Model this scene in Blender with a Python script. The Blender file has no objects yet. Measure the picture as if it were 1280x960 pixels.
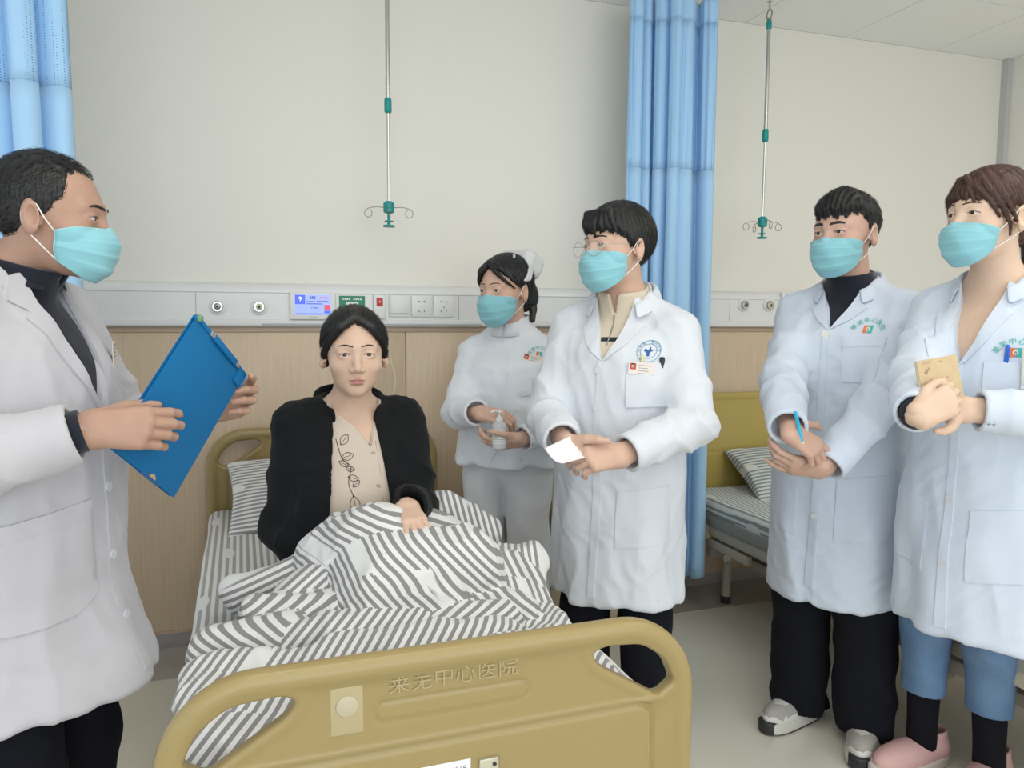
import bpy, bmesh, math, random
import numpy as np
from mathutils import Vector, Matrix
from mathutils.bvhtree import BVHTree
from math import sin, cos, pi, radians as rad

# ------------------------------------------------------------------ camera
sc = bpy.context.scene
COL = sc.collection
CAM = np.array([0.0, -3.25, 1.33]); FPX = 957.5
YAW, PIT, ROL = 0.31514, 0.08799, 0.00543
_f = np.array([sin(YAW)*cos(PIT), cos(YAW)*cos(PIT), -sin(PIT)])
_r = np.array([cos(YAW), -sin(YAW), 0.0]); _u = np.cross(_r, _f)
_r, _u = cos(ROL)*_r + sin(ROL)*_u, -sin(ROL)*_r + cos(ROL)*_u
cam = bpy.data.objects.new('camera', bpy.data.cameras.new('camera'))
COL.objects.link(cam); sc.camera = cam
cam.matrix_world = Matrix(((_r[0], _u[0], -_f[0], CAM[0]), (_r[1], _u[1], -_f[1], CAM[1]),
                           (_r[2], _u[2], -_f[2], CAM[2]), (0, 0, 0, 1)))
cam.data.sensor_width = 36.0; cam.data.lens = FPX/1280*36.0; cam.data.clip_start = 0.02

# ------------------------------------------------------------------ world, lamps, exposure
w = bpy.data.worlds.new('world'); sc.world = w; w.use_nodes = True
bg = w.node_tree.nodes['Background']; bg.inputs[0].default_value = (0.93, 0.96, 1.0, 1); bg.inputs[1].default_value = 1.0
def area_lamp(name, loc, rot, sx, sy, power, col):
    l = bpy.data.lights.new(name, 'AREA'); l.shape = 'RECTANGLE'; l.size = sx; l.size_y = sy
    l.energy = power; l.color = col
    o = bpy.data.objects.new(name, l); COL.objects.link(o); o.location = loc; o.rotation_euler = rot
    return o
# flush ceiling panel lamps of the ward and the daylight of the window wall behind the camera
for lx, ly in ((0.35, -2.35), (2.45, -2.35), (0.35, -4.1), (2.45, -4.1)):
    area_lamp('ceiling_lamp', (lx, ly, 2.70), (0, 0, 0), 1.16, 0.58, 11, (1.0, 0.95, 0.86))
area_lamp('window_daylight', (0.6, -6.2, 1.7), (rad(90), 0, 0), 4.6, 1.9, 60, (0.84, 0.92, 1.0))
vs = sc.view_settings; vs.view_transform = 'Standard'; vs.look = 'None'; vs.exposure = 0.20; vs.gamma = 1.0
vs.use_curve_mapping = False

# ------------------------------------------------------------------ basic helpers
def A(*v): return np.array(v, dtype=float)
def nrm(v): v = np.asarray(v, float); return v/np.linalg.norm(v)
def at(px, py, d):
    """point of the place seen at photo position px, py at forward distance d (metres)"""
    return CAM + d*(_f + _r*(px-640)/FPX - _u*(py-480)/FPX)

def meta(o, label=None, cat=None, group=None, kind=None):
    if label: o['label'] = label
    if cat: o['category'] = cat
    if group: o['group'] = group
    if kind: o['kind'] = kind
    return o
def empty(name, loc=(0, 0, 0), rz=0.0):
    o = bpy.data.objects.new(name, None); COL.objects.link(o); o.location = loc; o.rotation_euler = (0, 0, rz)
    o.empty_display_size = 0.05
    return o
def mesh_obj(name, V, F, mat=None, parent=None, smooth=True, loc=None):
    me = bpy.data.meshes.new(name)
    if isinstance(F, np.ndarray):
        n = F.shape[1]
        me.vertices.add(len(V)); me.vertices.foreach_set('co', np.ascontiguousarray(V, np.float32).ravel())
        me.loops.add(F.size); me.loops.foreach_set('vertex_index', np.ascontiguousarray(F, np.int32).ravel())
        me.polygons.add(len(F)); me.polygons.foreach_set('loop_start', np.arange(0, F.size, n, dtype=np.int32))
        me.update(calc_edges=True)
    else:
        me.from_pydata([tuple(map(float, v)) for v in V], [], [tuple(map(int, f)) for f in F])
    if smooth: me.polygons.foreach_set('use_smooth', np.ones(len(me.polygons), bool))
    me.update()
    if mat is not None: me.materials.append(mat)
    o = bpy.data.objects.new(name, me); COL.objects.link(o)
    if parent is not None: o.parent = parent
    if loc is not None: o.location = loc
    return o
def bm_obj(name, bm, mat=None, parent=None, smooth=False, loc=None, auto=None):
    me = bpy.data.meshes.new(name); bm.normal_update(); bm.to_mesh(me); bm.free()
    if smooth: me.polygons.foreach_set('use_smooth', np.ones(len(me.polygons), bool))
    if auto is not None:
        me.polygons.foreach_set('use_smooth', np.ones(len(me.polygons), bool))
        me.set_sharp_from_angle(angle=auto)
    if mat is not None: me.materials.append(mat)
    o = bpy.data.objects.new(name, me); COL.objects.link(o)
    if parent is not None: o.parent = parent
    if loc is not None: o.location = loc
    return o
def box(bm, lo, hi, bev=0.0, seg=2, M=None):
    lo = Vector(lo); hi = Vector(hi); r = bmesh.ops.create_cube(bm, size=1.0)
    vs_ = r['verts']; c = (lo+hi)/2; d = hi-lo
    for v in vs_: v.co = Vector((v.co.x*d.x, v.co.y*d.y, v.co.z*d.z)) + c
    if bev > 0:
        es = list({e for v in vs_ for e in v.link_edges})
        rr = bmesh.ops.bevel(bm, geom=es, offset=bev, segments=seg, profile=0.5, affect='EDGES')
        vs_ = list({v for f in rr['faces'] for v in f.verts} | {v for v in vs_ if v.is_valid})
    if M is not None:
        for v in vs_: v.co = M @ v.co
    return vs_
def boxo(name, lo, hi, mat, parent=None, bev=0.0, seg=2):
    bm = bmesh.new(); box(bm, lo, hi, bev, seg)
    return bm_obj(name, bm, mat, parent, auto=rad(40) if bev else None)
def tube_vf(pts, rads, n=8, closed=False, caps=True):
    pts = [np.asarray(p, float) for p in pts]; m = len(pts)
    if not hasattr(rads, '__len__'): rads = [rads]*m
    V = []; F = []; up = None
    for i in range(m):
        if closed: t = pts[(i+1) % m]-pts[i-1]
        else: t = pts[min(i+1, m-1)]-pts[max(i-1, 0)]
        t = t/max(np.linalg.norm(t), 1e-9)
        if up is None:
            up = np.cross(t, (0, 0, 1.0) if abs(t[2]) < .9 else (1.0, 0, 0))
        up = up - t*np.dot(up, t); up = up/max(np.linalg.norm(up), 1e-9)
        s = np.cross(t, up)
        for k in range(n):
            a = 2*pi*k/n; V.append(pts[i] + rads[i]*(cos(a)*up + sin(a)*s))
    for i in range(m if closed else m-1):
        j = (i+1) % m
        for k in range(n):
            k2 = (k+1) % n; F.append((i*n+k, i*n+k2, j*n+k2, j*n+k))
    if caps and not closed:
        F.append(tuple(range(n))[::-1]); F.append(tuple((m-1)*n+k for k in range(n)))
    return V, F
def tube(name, pts, rads, mat, parent=None, n=8, closed=False):
    V, F = tube_vf(pts, rads, n, closed); return mesh_obj(name, V, F, mat, parent)
def merge(parts):
    V = []; F = []
    for v, f in parts:
        o = len(V); V += list(v); F += [tuple(i+o for i in q) for q in f]
    return V, F
def curve_pts(ctrl, n=24):
    """Catmull-Rom through control points"""
    C = [np.asarray(c, float) for c in ctrl]; C = [2*C[0]-C[1]] + C + [2*C[-1]-C[-2]]
    out = []
    segs = len(C)-3
    for i in range(segs):
        p0, p1, p2, p3 = C[i:i+4]; m = max(2, n//segs)
        for k in range(m):
            t = k/m
            out.append(.5*((2*p1)+(-p0+p2)*t+(2*p0-5*p1+4*p2-p3)*t*t+(-p0+3*p1-3*p2+p3)*t**3))
    out.append(C[-2]); return out
def lathe(name, prof, mat, parent=None, n=24, M=None):
    V = []; F = []
    for r, z in prof:
        for k in range(n):
            a = 2*pi*k/n; V.append((r*cos(a), r*sin(a), z))
    for i in range(len(prof)-1):
        for k in range(n):
            k2 = (k+1) % n; F.append((i*n+k, i*n+k2, (i+1)*n+k2, (i+1)*n+k))
    F.append(tuple(range(n))[::-1]); F.append(tuple((len(prof)-1)*n+k for k in range(n)))
    if M is not None: V = [tuple(M @ Vector(v)) for v in V]
    o = mesh_obj(name, V, F, mat, parent); o.data.set_sharp_from_angle(angle=rad(40)); return o
def text_vf(s, size, spacing=1.0, align='CENTER'):
    cu = bpy.data.curves.new('txt', 'FONT'); cu.body = s; cu.size = size; cu.align_x = align; cu.align_y = 'CENTER'
    cu.space_character = spacing; cu.resolution_u = 3
    o = bpy.data.objects.new('txt', cu); COL.objects.link(o)
    bpy.context.view_layer.update()
    me = o.evaluated_get(bpy.context.evaluated_depsgraph_get()).to_mesh()
    V = np.array([tuple(v.co) for v in me.vertices]).reshape(-1, 3); F = [tuple(p.vertices) for p in me.polygons]
    bpy.data.objects.remove(o); bpy.data.curves.remove(cu)
    return V, F

# ------------------------------------------------------------------ materials
def mat(name, col, rough=0.6, metal=0.0, spec=0.5, noise=None, bump=None, sheen=0.0, sss=0.0, emis=None, alpha=None, trans=0.0, coat=0.0):
    m = bpy.data.materials.new(name); m.use_nodes = True; nt = m.node_tree; b = nt.nodes['Principled BSDF']
    L = nt.links.new
    b.inputs['Base Color'].default_value = (*col, 1); b.inputs['Roughness'].default_value = rough
    b.inputs['Metallic'].default_value = metal; b.inputs['Specular IOR Level'].default_value = spec
    if sheen: b.inputs['Sheen Weight'].default_value = sheen; b.inputs['Sheen Roughness'].default_value = .5
    if coat: b.inputs['Coat Weight'].default_value = coat; b.inputs['Coat Roughness'].default_value = .15
    if sss:
        b.inputs['Subsurface Weight'].default_value = sss; b.inputs['Subsurface Radius'].default_value = (1.0, .4, .25)
        b.inputs['Subsurface Scale'].default_value = 0.006
    if emis: b.inputs['Emission Color'].default_value = (*emis[0], 1); b.inputs['Emission Strength'].default_value = emis[1]
    if trans: b.inputs['Transmission Weight'].default_value = trans
    if alpha is not None: b.inputs['Alpha'].default_value = alpha
    tc = nt.nodes.new('ShaderNodeTexCoord')
    if noise:   # (scale, col2, stretch vec, detail)
        mp = nt.nodes.new('ShaderNodeMapping'); mp.inputs['Scale'].default_value = noise[2]
        L(tc.outputs['Object'], mp.inputs[0])
        nz = nt.nodes.new('ShaderNodeTexNoise'); nz.inputs['Scale'].default_value = noise[0]; nz.inputs['Detail'].default_value = noise[3]
        L(mp.outputs[0], nz.inputs['Vector'])
        cr = nt.nodes.new('ShaderNodeValToRGB'); cr.color_ramp.elements[0].position = .3; cr.color_ramp.elements[1].position = .7
        cr.color_ramp.elements[0].color = (*col, 1); cr.color_ramp.elements[1].color = (*noise[1], 1)
        L(nz.outputs[0], cr.inputs[0]); L(cr.outputs[0], b.inputs['Base Color'])
    if bump:    # list of (scale, strength, distance, stretch)
        prev = None
        for s, st, dist, stretch in bump:
            mp = nt.nodes.new('ShaderNodeMapping'); mp.inputs['Scale'].default_value = stretch
            L(tc.outputs['Object'], mp.inputs[0])
            nz = nt.nodes.new('ShaderNodeTexNoise'); nz.inputs['Scale'].default_value = s; nz.inputs['Detail'].default_value = 3
            L(mp.outputs[0], nz.inputs['Vector'])
            bp = nt.nodes.new('ShaderNodeBump'); bp.inputs['Strength'].default_value = st; bp.inputs['Distance'].default_value = dist
            L(nz.outputs[0], bp.inputs['Height'])
            if prev: L(prev.outputs[0], bp.inputs['Normal'])
            prev = bp
        L(prev.outputs[0], b.inputs['Normal'])
    return m
ONE = (1, 1, 1)
M = {}
M['wall'] = mat('wall_paint', (.785, .765, .695), .55, bump=[(180, .05, .002, ONE)])
M['ceil'] = mat('ceiling_panel', (.93, .935, .92), .8)
M['seam'] = mat('ceiling_seam', (.16, .16, .16), .9)
M['wood'] = mat('oak_laminate', (.58, .445, .305), .38, noise=(9, (.66, .52, .37), (14, 14, .55), 5))
M['woodtrim'] = mat('oak_trim', (.55, .42, .30), .4)
M['floor'] = mat('vinyl_floor', (.68, .655, .555), .30, noise=(2.2, (.73, .70, .60), ONE, 3))
M['stone'] = mat('stone_border', (.36, .34, .31), .35, noise=(7, (.47, .44, .39), ONE, 6))
M['kick'] = mat('grey_skirting', (.33, .31, .29), .5)
M['rail'] = mat('white_enamel', (.76, .765, .755), .3)
M['raildk'] = mat('rail_shadow_gap', (.40, .41, .42), .4)
M['plastic'] = mat('white_plastic', (.76, .765, .74), .35)
M['black'] = mat('black_plastic', (.02, .02, .022), .5)
M['steel'] = mat('stainless_steel', (.55, .56, .55), .25, metal=1.0)
M['dsteel'] = mat('dark_steel', (.30, .30, .29), .35, metal=1.0)
M['teal'] = mat('teal_plastic', (.0, .27, .25), .4)
M['abs'] = mat('cream_abs_plastic', (.315, .238, .097), .34, spec=.5)
M['abs2'] = mat('mustard_abs_plastic', (.47, .36, .10), .38)
M['absline'] = mat('abs_lettering', (.40, .315, .165), .5)
M['abspale'] = mat('pale_glue_mark', (.42, .35, .20), .6)
M['bedmetal'] = mat('beige_bed_steel', (.42, .385, .31), .4)
M['beddark'] = mat('dark_bed_steel', (.13, .125, .11), .5)
M['paper'] = mat('white_paper', (.80, .81, .84), .7)
M['ink'] = mat('grey_ink', (.12, .12, .14), .6)
# ------------------------------------------------------------------ implicit-surface modelling
def smin(a, b, k):
    h = np.clip(.5+.5*(b-a)/k, 0, 1); return b+(a-b)*h-k*h*(1-h)
def smax(a, b, k): return -smin(-a, -b, k)
def sstep(e0, e1, x):
    t = np.clip((x-e0)/(e1-e0), 0, 1); return t*t*(3-2*t)
def cone(P, a, b, ra, rb):
    a = np.asarray(a, np.float32); b = np.asarray(b, np.float32); ab = b-a; L2 = max(float(ab@ab), 1e-12)
    t = np.clip(((P-a)@ab)/L2, 0, 1)
    q = P-a; q -= t[:, None]*ab
    return np.sqrt(np.einsum('ij,ij->i', q, q)) - (np.float32(ra)+np.float32(rb-ra)*t)
def ell(P, c, r, R=None):
    q = P-np.asarray(c, np.float32)
    if R is not None: q = q@np.asarray(R, np.float32)
    r = np.asarray(r, np.float32)
    u = q/r; k0 = np.sqrt(np.einsum('ij,ij->i', u, u)); v = u/r; k1 = np.sqrt(np.einsum('ij,ij->i', v, v))
    return k0*(k0-1)/np.maximum(k1, 1e-6)
def rbox(P, c, hf, r, R=None):
    q = P-np.asarray(c, np.float32)
    if R is not None: q = q@np.asarray(R, np.float32)
    q = np.abs(q)-(np.asarray(hf, np.float32)-r)
    return np.sqrt((np.maximum(q, 0)**2).sum(1))+np.minimum(q.max(1), 0)-r
def wob(P, seed, fr, warp=1.5):
    """cheap smooth noise, about -1..1"""
    rg = np.random.RandomState(seed); out = 0
    K = rg.normal(size=(6, 3)).astype(np.float32); K /= np.linalg.norm(K, axis=1)[:, None]; ph = rg.uniform(0, 6.28, 6)
    w0 = np.sin(P@(K[0]*fr*.6)+ph[0])*warp; w1 = np.sin(P@(K[1]*fr*.7)+ph[1])*warp
    out = np.sin(P@(K[2]*fr)+ph[2]+w0)+np.sin(P@(K[3]*fr*1.3)+ph[3]+w1)*.8+np.sin(P@(K[4]*fr*1.9)+ph[4]+w0-w1)*.5
    return out/2.0
def ridge(P, seed, fr, warp=1.5):
    return 1-2*np.abs(wob(P, seed, fr, warp))
def rotz(a): return np.array([[cos(a), -sin(a), 0], [sin(a), cos(a), 0], [0, 0, 1.0]])
def rotx(a): return np.array([[1, 0, 0], [0, cos(a), -sin(a)], [0, sin(a), cos(a)]])
def roty(a): return np.array([[cos(a), 0, sin(a)], [0, 1, 0], [-sin(a), 0, cos(a)]])

def mesh_sdf(fn, lo, hi, h, proj=True, margin=1.4):
    """surface nets on a sparse set of blocks -> (V float32, F int32 quads)"""
    lo = np.asarray(lo, np.float64); hi = np.asarray(hi, np.float64); B = 6
    nb = np.maximum(np.ceil((hi-lo)/(B*h)).astype(int), 1)
    N = nb*B+1
    g = np.stack(np.meshgrid(*[np.arange(n) for n in nb], indexing='ij'), -1).reshape(-1, 3)
    cen = (lo+(g*B+B/2)*h).astype(np.float32)
    d = fn(cen); act = g[np.abs(d) < B*h*.87*margin]
    if len(act) == 0: return np.zeros((0, 3), np.float32), np.zeros((0, 4), np.int32)
    r = np.arange(B+1); off = np.stack(np.meshgrid(r, r, r, indexing='ij'), -1).reshape(-1, 3)
    Vs = []; ids = []; edges = [[], [], []]
    step = max(1, 400000//343)
    for i0 in range(0, len(act), step):
        a = act[i0:i0+step]
        ijk = a[:, None, :]*B+off[None]
        D = fn((lo+ijk.reshape(-1, 3)*h).astype(np.float32)).reshape(len(a), B+1, B+1, B+1)
        S = D < 0
        c8 = [S[:, x:x+B, y:y+B, z:z+B] for x in (0, 1) for y in (0, 1) for z in (0, 1)]
        cnt = sum(c.astype(np.int8) for c in c8); mix = (cnt > 0) & (cnt < 8)
        bi, x, y, z = np.nonzero(mix)
        if len(bi) == 0: continue
        base = np.stack([x, y, z], -1); acc = np.zeros((len(bi), 3)); wn = np.zeros(len(bi))
        dv = {}
        for cx in (0, 1):
            for cy in (0, 1):
                for cz in (0, 1): dv[cx, cy, cz] = D[bi, x+cx, y+cy, z+cz]
        for ax in range(3):
            o1, o2 = [k for k in range(3) if k != ax]
            for p_ in (0, 1):
                for q_ in (0, 1):
                    c0 = [0, 0, 0]; c0[o1] = p_; c0[o2] = q_; c1 = list(c0); c1[ax] = 1
                    d0 = dv[tuple(c0)]; d1 = dv[tuple(c1)]; cr = (d0 < 0) != (d1 < 0)
                    t = np.where(cr, d0/np.where(cr, d0-d1, 1), 0)
                    acc[:, o1] += cr*p_; acc[:, o2] += cr*q_; acc[:, ax] += cr*t; wn += cr
        gi = a[bi]*B+base
        Vs.append(lo+(gi+acc/wn[:, None])*h)
        gid = (gi[:, 0]*N[1]+gi[:, 1])*N[2]+gi[:, 2]
        ids.append(gid)
        s0 = dv[0, 0, 0] < 0
        for ax in range(3):
            c1 = [0, 0, 0]; c1[ax] = 1; s1 = dv[tuple(c1)] < 0
            k = s0 != s1; edges[ax].append((gi[k], s0[k]))
    V = np.concatenate(Vs); ids = np.concatenate(ids); order = np.argsort(ids); sid = ids[order]
    quads = []
    for ax in range(3):
        gi = np.concatenate([e[0] for e in edges[ax]]); fl = np.concatenate([e[1] for e in edges[ax]])
        o1, o2 = [(1, 2), (2, 0), (0, 1)][ax]
        q = []; ok = np.ones(len(gi), bool)
        for p_, q_ in ((0, 0), (1, 0), (1, 1), (0, 1)):
            gg = gi.copy(); gg[:, o1] -= p_; gg[:, o2] -= q_
            gid = (gg[:, 0]*N[1]+gg[:, 1])*N[2]+gg[:, 2]
            k = np.searchsorted(sid, gid); k = np.minimum(k, len(sid)-1); ok &= sid[k] == gid
            q.append(order[k])
        q = np.stack(q, 1); fl = fl[ok]; q = q[ok]
        q[~fl] = q[~fl][:, ::-1]
        quads.append(q)
    F = np.concatenate(quads).astype(np.int32)
    if proj:
        e = h*.5; P = V.astype(np.float32); d = fn(P)
        gx = np.stack([fn(P+np.array(v, np.float32)*e)-d for v in ((1, 0, 0), (0, 1, 0), (0, 0, 1))], 1)/e
        gl = np.maximum((gx*gx).sum(1), .2); V = V-np.clip((d/gl), -h*.6, h*.6)[:, None]*gx
    return V.astype(np.float32), F
def join_vf(parts):
    V = []; F = []; o = 0
    for v, f in parts:
        if len(v) == 0: continue
        V.append(v); F.append(f+o); o += len(v)
    return np.concatenate(V), np.concatenate(F)
def sdf_obj(name, fn, lo, hi, h, m, parent=None, **k):
    V, F = mesh_sdf(fn, lo, hi, h, **k); return mesh_obj(name, V, F, m, parent)
def bvh_of(V, F):
    return BVHTree.FromPolygons([tuple(v) for v in V.tolist()], F.tolist())

def project_vf(V2, F, bvh, origin, ux, uz, direction, off, keep=False):
    """drop flat 2-D vertices (u, v) placed at origin + u*ux + v*uz onto a surface along direction"""
    out = []; dirv = Vector(direction).normalized()
    for u, v in V2:
        p = Vector(origin)+Vector(ux)*u+Vector(uz)*v
        hit, n, _, _ = bvh.ray_cast(p-dirv*.6, dirv)
        if hit is None:
            hit, n, _, _ = bvh.find_nearest(p)
        out.append(hit-dirv*off)
    return out
def patch_obj(name, poly, bvh, origin, ux, uz, direction, thick, m, parent, cell=.012, base=0.001):
    """a cloth or card patch: a flat outline laid onto a surface, with its own thickness"""
    bm = bmesh.new(); vs_ = [bm.verts.new((u, v, 0)) for u, v in poly]; bm.faces.new(vs_)
    us = [p[0] for p in poly]; vv = [p[1] for p in poly]
    for ax, (a, b) in enumerate(((min(us), max(us)), (min(vv), max(vv)))):
        n = int((b-a)/cell)
        for i in range(1, n+1):
            c = a+(b-a)*i/(n+1); co = (c, 0, 0) if ax == 0 else (0, c, 0); no = (1, 0, 0) if ax == 0 else (0, 1, 0)
            bmesh.ops.bisect_plane(bm, geom=bm.verts[:]+bm.edges[:]+bm.faces[:], plane_co=co, plane_no=no)
    bm.verts.index_update()
    top = project_vf([(v.co.x, v.co.y) for v in bm.verts], None, bvh, origin, ux, uz, direction, base+thick)
    dv = Vector(direction).normalized()
    for v, p in zip(bm.verts, top): v.co = p
    bm.normal_update()
    r = bmesh.ops.extrude_face_region(bm, geom=bm.faces[:])
    for g in r['geom']:
        if isinstance(g, bmesh.types.BMVert): g.co = g.co-dv*0.0
    newv = {g for g in r['geom'] if isinstance(g, bmesh.types.BMVert)}
    for v in bm.verts:
        if v not in newv: v.co = v.co+dv*(thick+base+.002)
    bmesh.ops.recalc_face_normals(bm, faces=bm.faces[:])
    return bm_obj(name, bm, m, parent, auto=rad(50))
def decal_obj(name, V, F, bvh, origin, ux, uz, direction, off, m, parent):
    P = project_vf([(v[0], v[1]) for v in V], F, bvh, origin, ux, uz, direction, off)
    return mesh_obj(name, P, F, m, parent, smooth=False)
# ------------------------------------------------------------------ the room
CEIL = 2.724
def struct(o): o['kind'] = 'structure'; return o
struct(boxo('floor', (-3.2, -7.0, -.05), (3.87, 0.0, 0.0), M['floor']))
struct(boxo('trim_1', (-3.2, -.30, 0.0), (3.87, 0.0, .003), M['stone']))          # stone border along the wall
struct(boxo('wall_back', (-3.2, 0.0, 0.0), (3.97, 0.12, CEIL), M['wall']))
wr = struct(boxo('wall_right', (3.87, -7.0, 0.0), (3.97, 0.0, CEIL), M['wall']))
struct(boxo('trim_2', (3.835, -.04, 0.0), (3.87, 0.0, CEIL), mat('corner_trim', (.50, .51, .48), .6)))
bb = struct(boxo('baseboard_back', (-3.2, -.014, 0.0), (3.87, 0.0, .062), M['kick'], bev=.003))
boxo('trim_strip', (-3.2, -.018, .062), (3.87, 0.0, .072), M['woodtrim'], bb)
# wood-laminate wainscot panels
wp = bpy.data.objects['wall_back']
seams = [-3.2, -1.862, -.642, .578, 1.798, 3.018, 3.87]
for a, b in zip(seams[:-1], seams[1:]):
    boxo('panel', (a+.002, -.016, .072), (b-.002, 0.0, 1.262), M['wood'], wp, bev=.002)
boxo('top_trim', (-3.2, -.024, 1.262), (3.87, 0.0, 1.284), M['woodtrim'], wp, bev=.004)
# ceiling panels with dark joints
cl = struct(boxo('ceiling', (-3.2, -7.0, CEIL+.012), (3.97, .12, CEIL+.06), M['seam']))
T = .578; xs = [2.213+T*k for k in range(-9, 3)]
xs = [-3.2]+[x for x in xs if x > -3.1]+[3.87]
ys = [0.0, -.55]+[-.55-T*k for k in range(1, 11)]+[-7.0]
for a, b in zip(xs[:-1], xs[1:]):
    for c, d in zip(ys[:-1], ys[1:]):
        boxo('ceiling_tile', (a+.002, d+.002, CEIL), (b-.002, c-.002, CEIL+.014), M['ceil'], cl)

# ------------------------------------------------------------------ bed-head service rail
rail = empty('service_rail', (0, -.0, 1.28)); meta(rail, 'long white enamelled bed-head service rail running along the back wall', 'wall rail')
def extr(name, prof, x0, x1, m, parent, auto=rad(30)):
    n = len(prof); V = [(x0, y, z) for y, z in prof]+[(x1, y, z) for y, z in prof]
    F = [(i, i+n, (i+1) % n+n, (i+1) % n) for i in range(n)]+[tuple(range(n)), tuple(range(2*n-1, n-1, -1))]
    o = mesh_obj(name, V, F, m, parent); o.data.set_sharp_from_angle(angle=auto); return o
prof = [(0, .004), (-.050, .004), (-.058, .010), (-.060, .020), (-.060, .030), (-.056, .033), (-.056, .136), (-.060, .139),
        (-.059, .150), (-.050, .163), (-.034, .172), (-.015, .177), (0, .178)]
extr('rail_body', prof, -3.2, 3.8, M['rail'], rail)
for x in (-.24, .80, 2.14, 3.2):
    boxo('panel_joint', (x-.0012, -.0572, .034), (x+.0012, -.05, .135), M['raildk'], rail)
boxo('lower_gap', (.0, -.0606, .010), (.9, -.05, .0165), M['raildk'], rail)

def gas_outlet(x, z, label, inner):
    r = empty('gas_outlet', (x, -.056, z)); meta(r, label, 'gas outlet', 'gas outlets on the service rail')
    R90 = Matrix.Rotation(rad(90), 4, 'X')
    lathe('collar', [(.033, 0), (.033, .004), (.030, .007), (.024, .008)], M['plastic'], r, 28, R90)
    lathe('socket', [(.022, .006), (.022, .016), (.019, .020), (.013, .020), (.012, .012)], M['steel'], r, 24, R90)
    lathe('valve', [(.0115, .008), (.0115, .019), (.009, .021), (.0055, .021)], inner, r, 20, R90)
    lathe('port', [(.0048, .018), (.0048, .0225), (.002, .0228)], M['black'], r, 12, R90)
    if inner is not M['dsteel']:
        boxo('port_slot', (-.0012, -.0232, -.008), (.0012, -.018, .0), M['black'], r)
YEL = mat('pale_yellow_plastic', (.60, .58, .36), .5)
gas_outlet(-.162, 1.362, 'steel gas outlet on the rail beside the blue folder, left of the yellow-green one', M['dsteel'])
gas_outlet(-.009, 1.362, 'yellow-green gas outlet on the rail left of the bedside screen', YEL)
gas_outlet(2.217, 1.392, 'steel gas outlet on the rail right of the blue curtain, nearer the curtain', M['dsteel'])
gas_outlet(2.36, 1.392, 'yellow-green gas outlet on the rail beside the shoulder of the doctor with the blue pen', YEL)

def flat(name, x0, x1, z0, z1, y, m, parent, d=.0008):
    return boxo(name, (x0, y-d, z0), (x1, y, z1), m, parent)
def text_on(name, s, size, x, z, y, m, parent, spacing=1.0):
    V, F = text_vf(s, size, spacing); V = [(v[0]+x, y, v[1]+z) for v in V]
    return mesh_obj(name, V, F, m, parent, smooth=False)
def display(x0, z0, label):
    r = empty('bedside_display', (x0, -.056, z0)); meta(r, label, 'screen')
    W, Hh = .180, .112
    boxo('casing', (0, -.016, 0), (W, 0, Hh), M['plastic'], r, bev=.006, seg=3)
    s = mat('screen_glow', (.25, .32, .75), .3, emis=((.30, .38, .92), .62))
    scr = flat('screen', .020, W-.020, .020, Hh-.012, -.016, s, r, .001)
    blue = mat('screen_blue', (.05, .10, .75), .3, emis=((.06, .12, .85), .55))
    red = mat('screen_red', (.65, .05, .12), .3, emis=((.6, .05, .12), .5))
    navy = mat('screen_navy', (.05, .06, .35), .3, emis=((.07, .09, .45), .4))
    pale = mat('screen_white', (.8, .85, 1), .3, emis=((.75, .8, 1), .6))
    flat('number_tile', .021, .060, .062, Hh-.013, -.017, blue, r)
    text_on('bed_number', '9', .026, .041, .082, -.0182, pale, r)
    for a in (.078, .086, .094): flat('name_block', a, a+.0062, .083, .094, -.017, navy, r)
    for a in (.118, .124, .130, .136, .142): flat('status_block', a, a+.0045, .086, .0915, -.017, red, r)
    for i, (a, b, z) in enumerate(((.066, .098, .073), (.104, .150, .074), (.066, .128, .064), (.030, .034, .048), (.082, .088, .048), (.092, .108, .048))):
        flat('text_line', a, b, z-.002, z+.0015, -.017, navy, r)
    flat('red_tile', .134, W-.022, .040, .060, -.017, red, r)
    flat('blue_tile', .134, W-.022, .026, .037, -.017, blue, r)
    flat('status_bar', .022, .130, .022, .026, -.017, blue, r)
    flat('maker_mark', .078, .108, .009, .011, -.0162, M['raildk'], r)
    return r
display(.106, 1.312, 'small white bedside screen lit blue with the number 9')
display(2.425, 1.345, 'second bedside screen on the rail, mostly hidden behind the doctor with the blue pen')

sg = empty('green_sign', (.300, -.056, 1.322)); meta(sg, 'small green notice plate with a white square behind the patient head', 'sign')
GRN = mat('sign_green', (.0, .21, .10), .4)
flat('plate', 0, .104, 0, .088, 0, GRN, sg, .003)
flat('white_square', .028, .078, .010, .062, -.003, M['paper'], sg)
for i in range(9):
    if i != 4: flat('heading_block', .012+i*.009, .0185+i*.009, .071, .078, -.003, M['paper'], sg)
    flat('upper_block', .022+i*.008, .0275+i*.008, .0945, .0995, 0, M['raildk'], sg)
flat('upper_mark', .010, .016, .094, .104, 0, GRN, sg)
cb = empty('call_button', (.437, -.056, 1.318)); meta(cb, 'white nurse call box with a red square button on the rail', 'call button')
boxo('casing', (0, -.018, 0), (.050, 0, .098), M['plastic'], cb, bev=.004)
RED = mat('red_plastic', (.55, .03, .03), .4)
boxo('red_button', (.012, -.022, .050), (.038, -.016, .086), RED, cb, bev=.003)
text_on('button_mark', '+', .020, .025, .068, -.0226, M['paper'], cb)
tube('cord', curve_pts([(.025, -.018, .004), (.030, -.06, -.06), (.050, -.13, -.16), (.062, -.17, -.26), (.030, -.16, -.36), (-.02, -.12, -.5)], 30), .0032,
     mat('cream_cord', (.62, .55, .40), .5), cb, 8)
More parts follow.
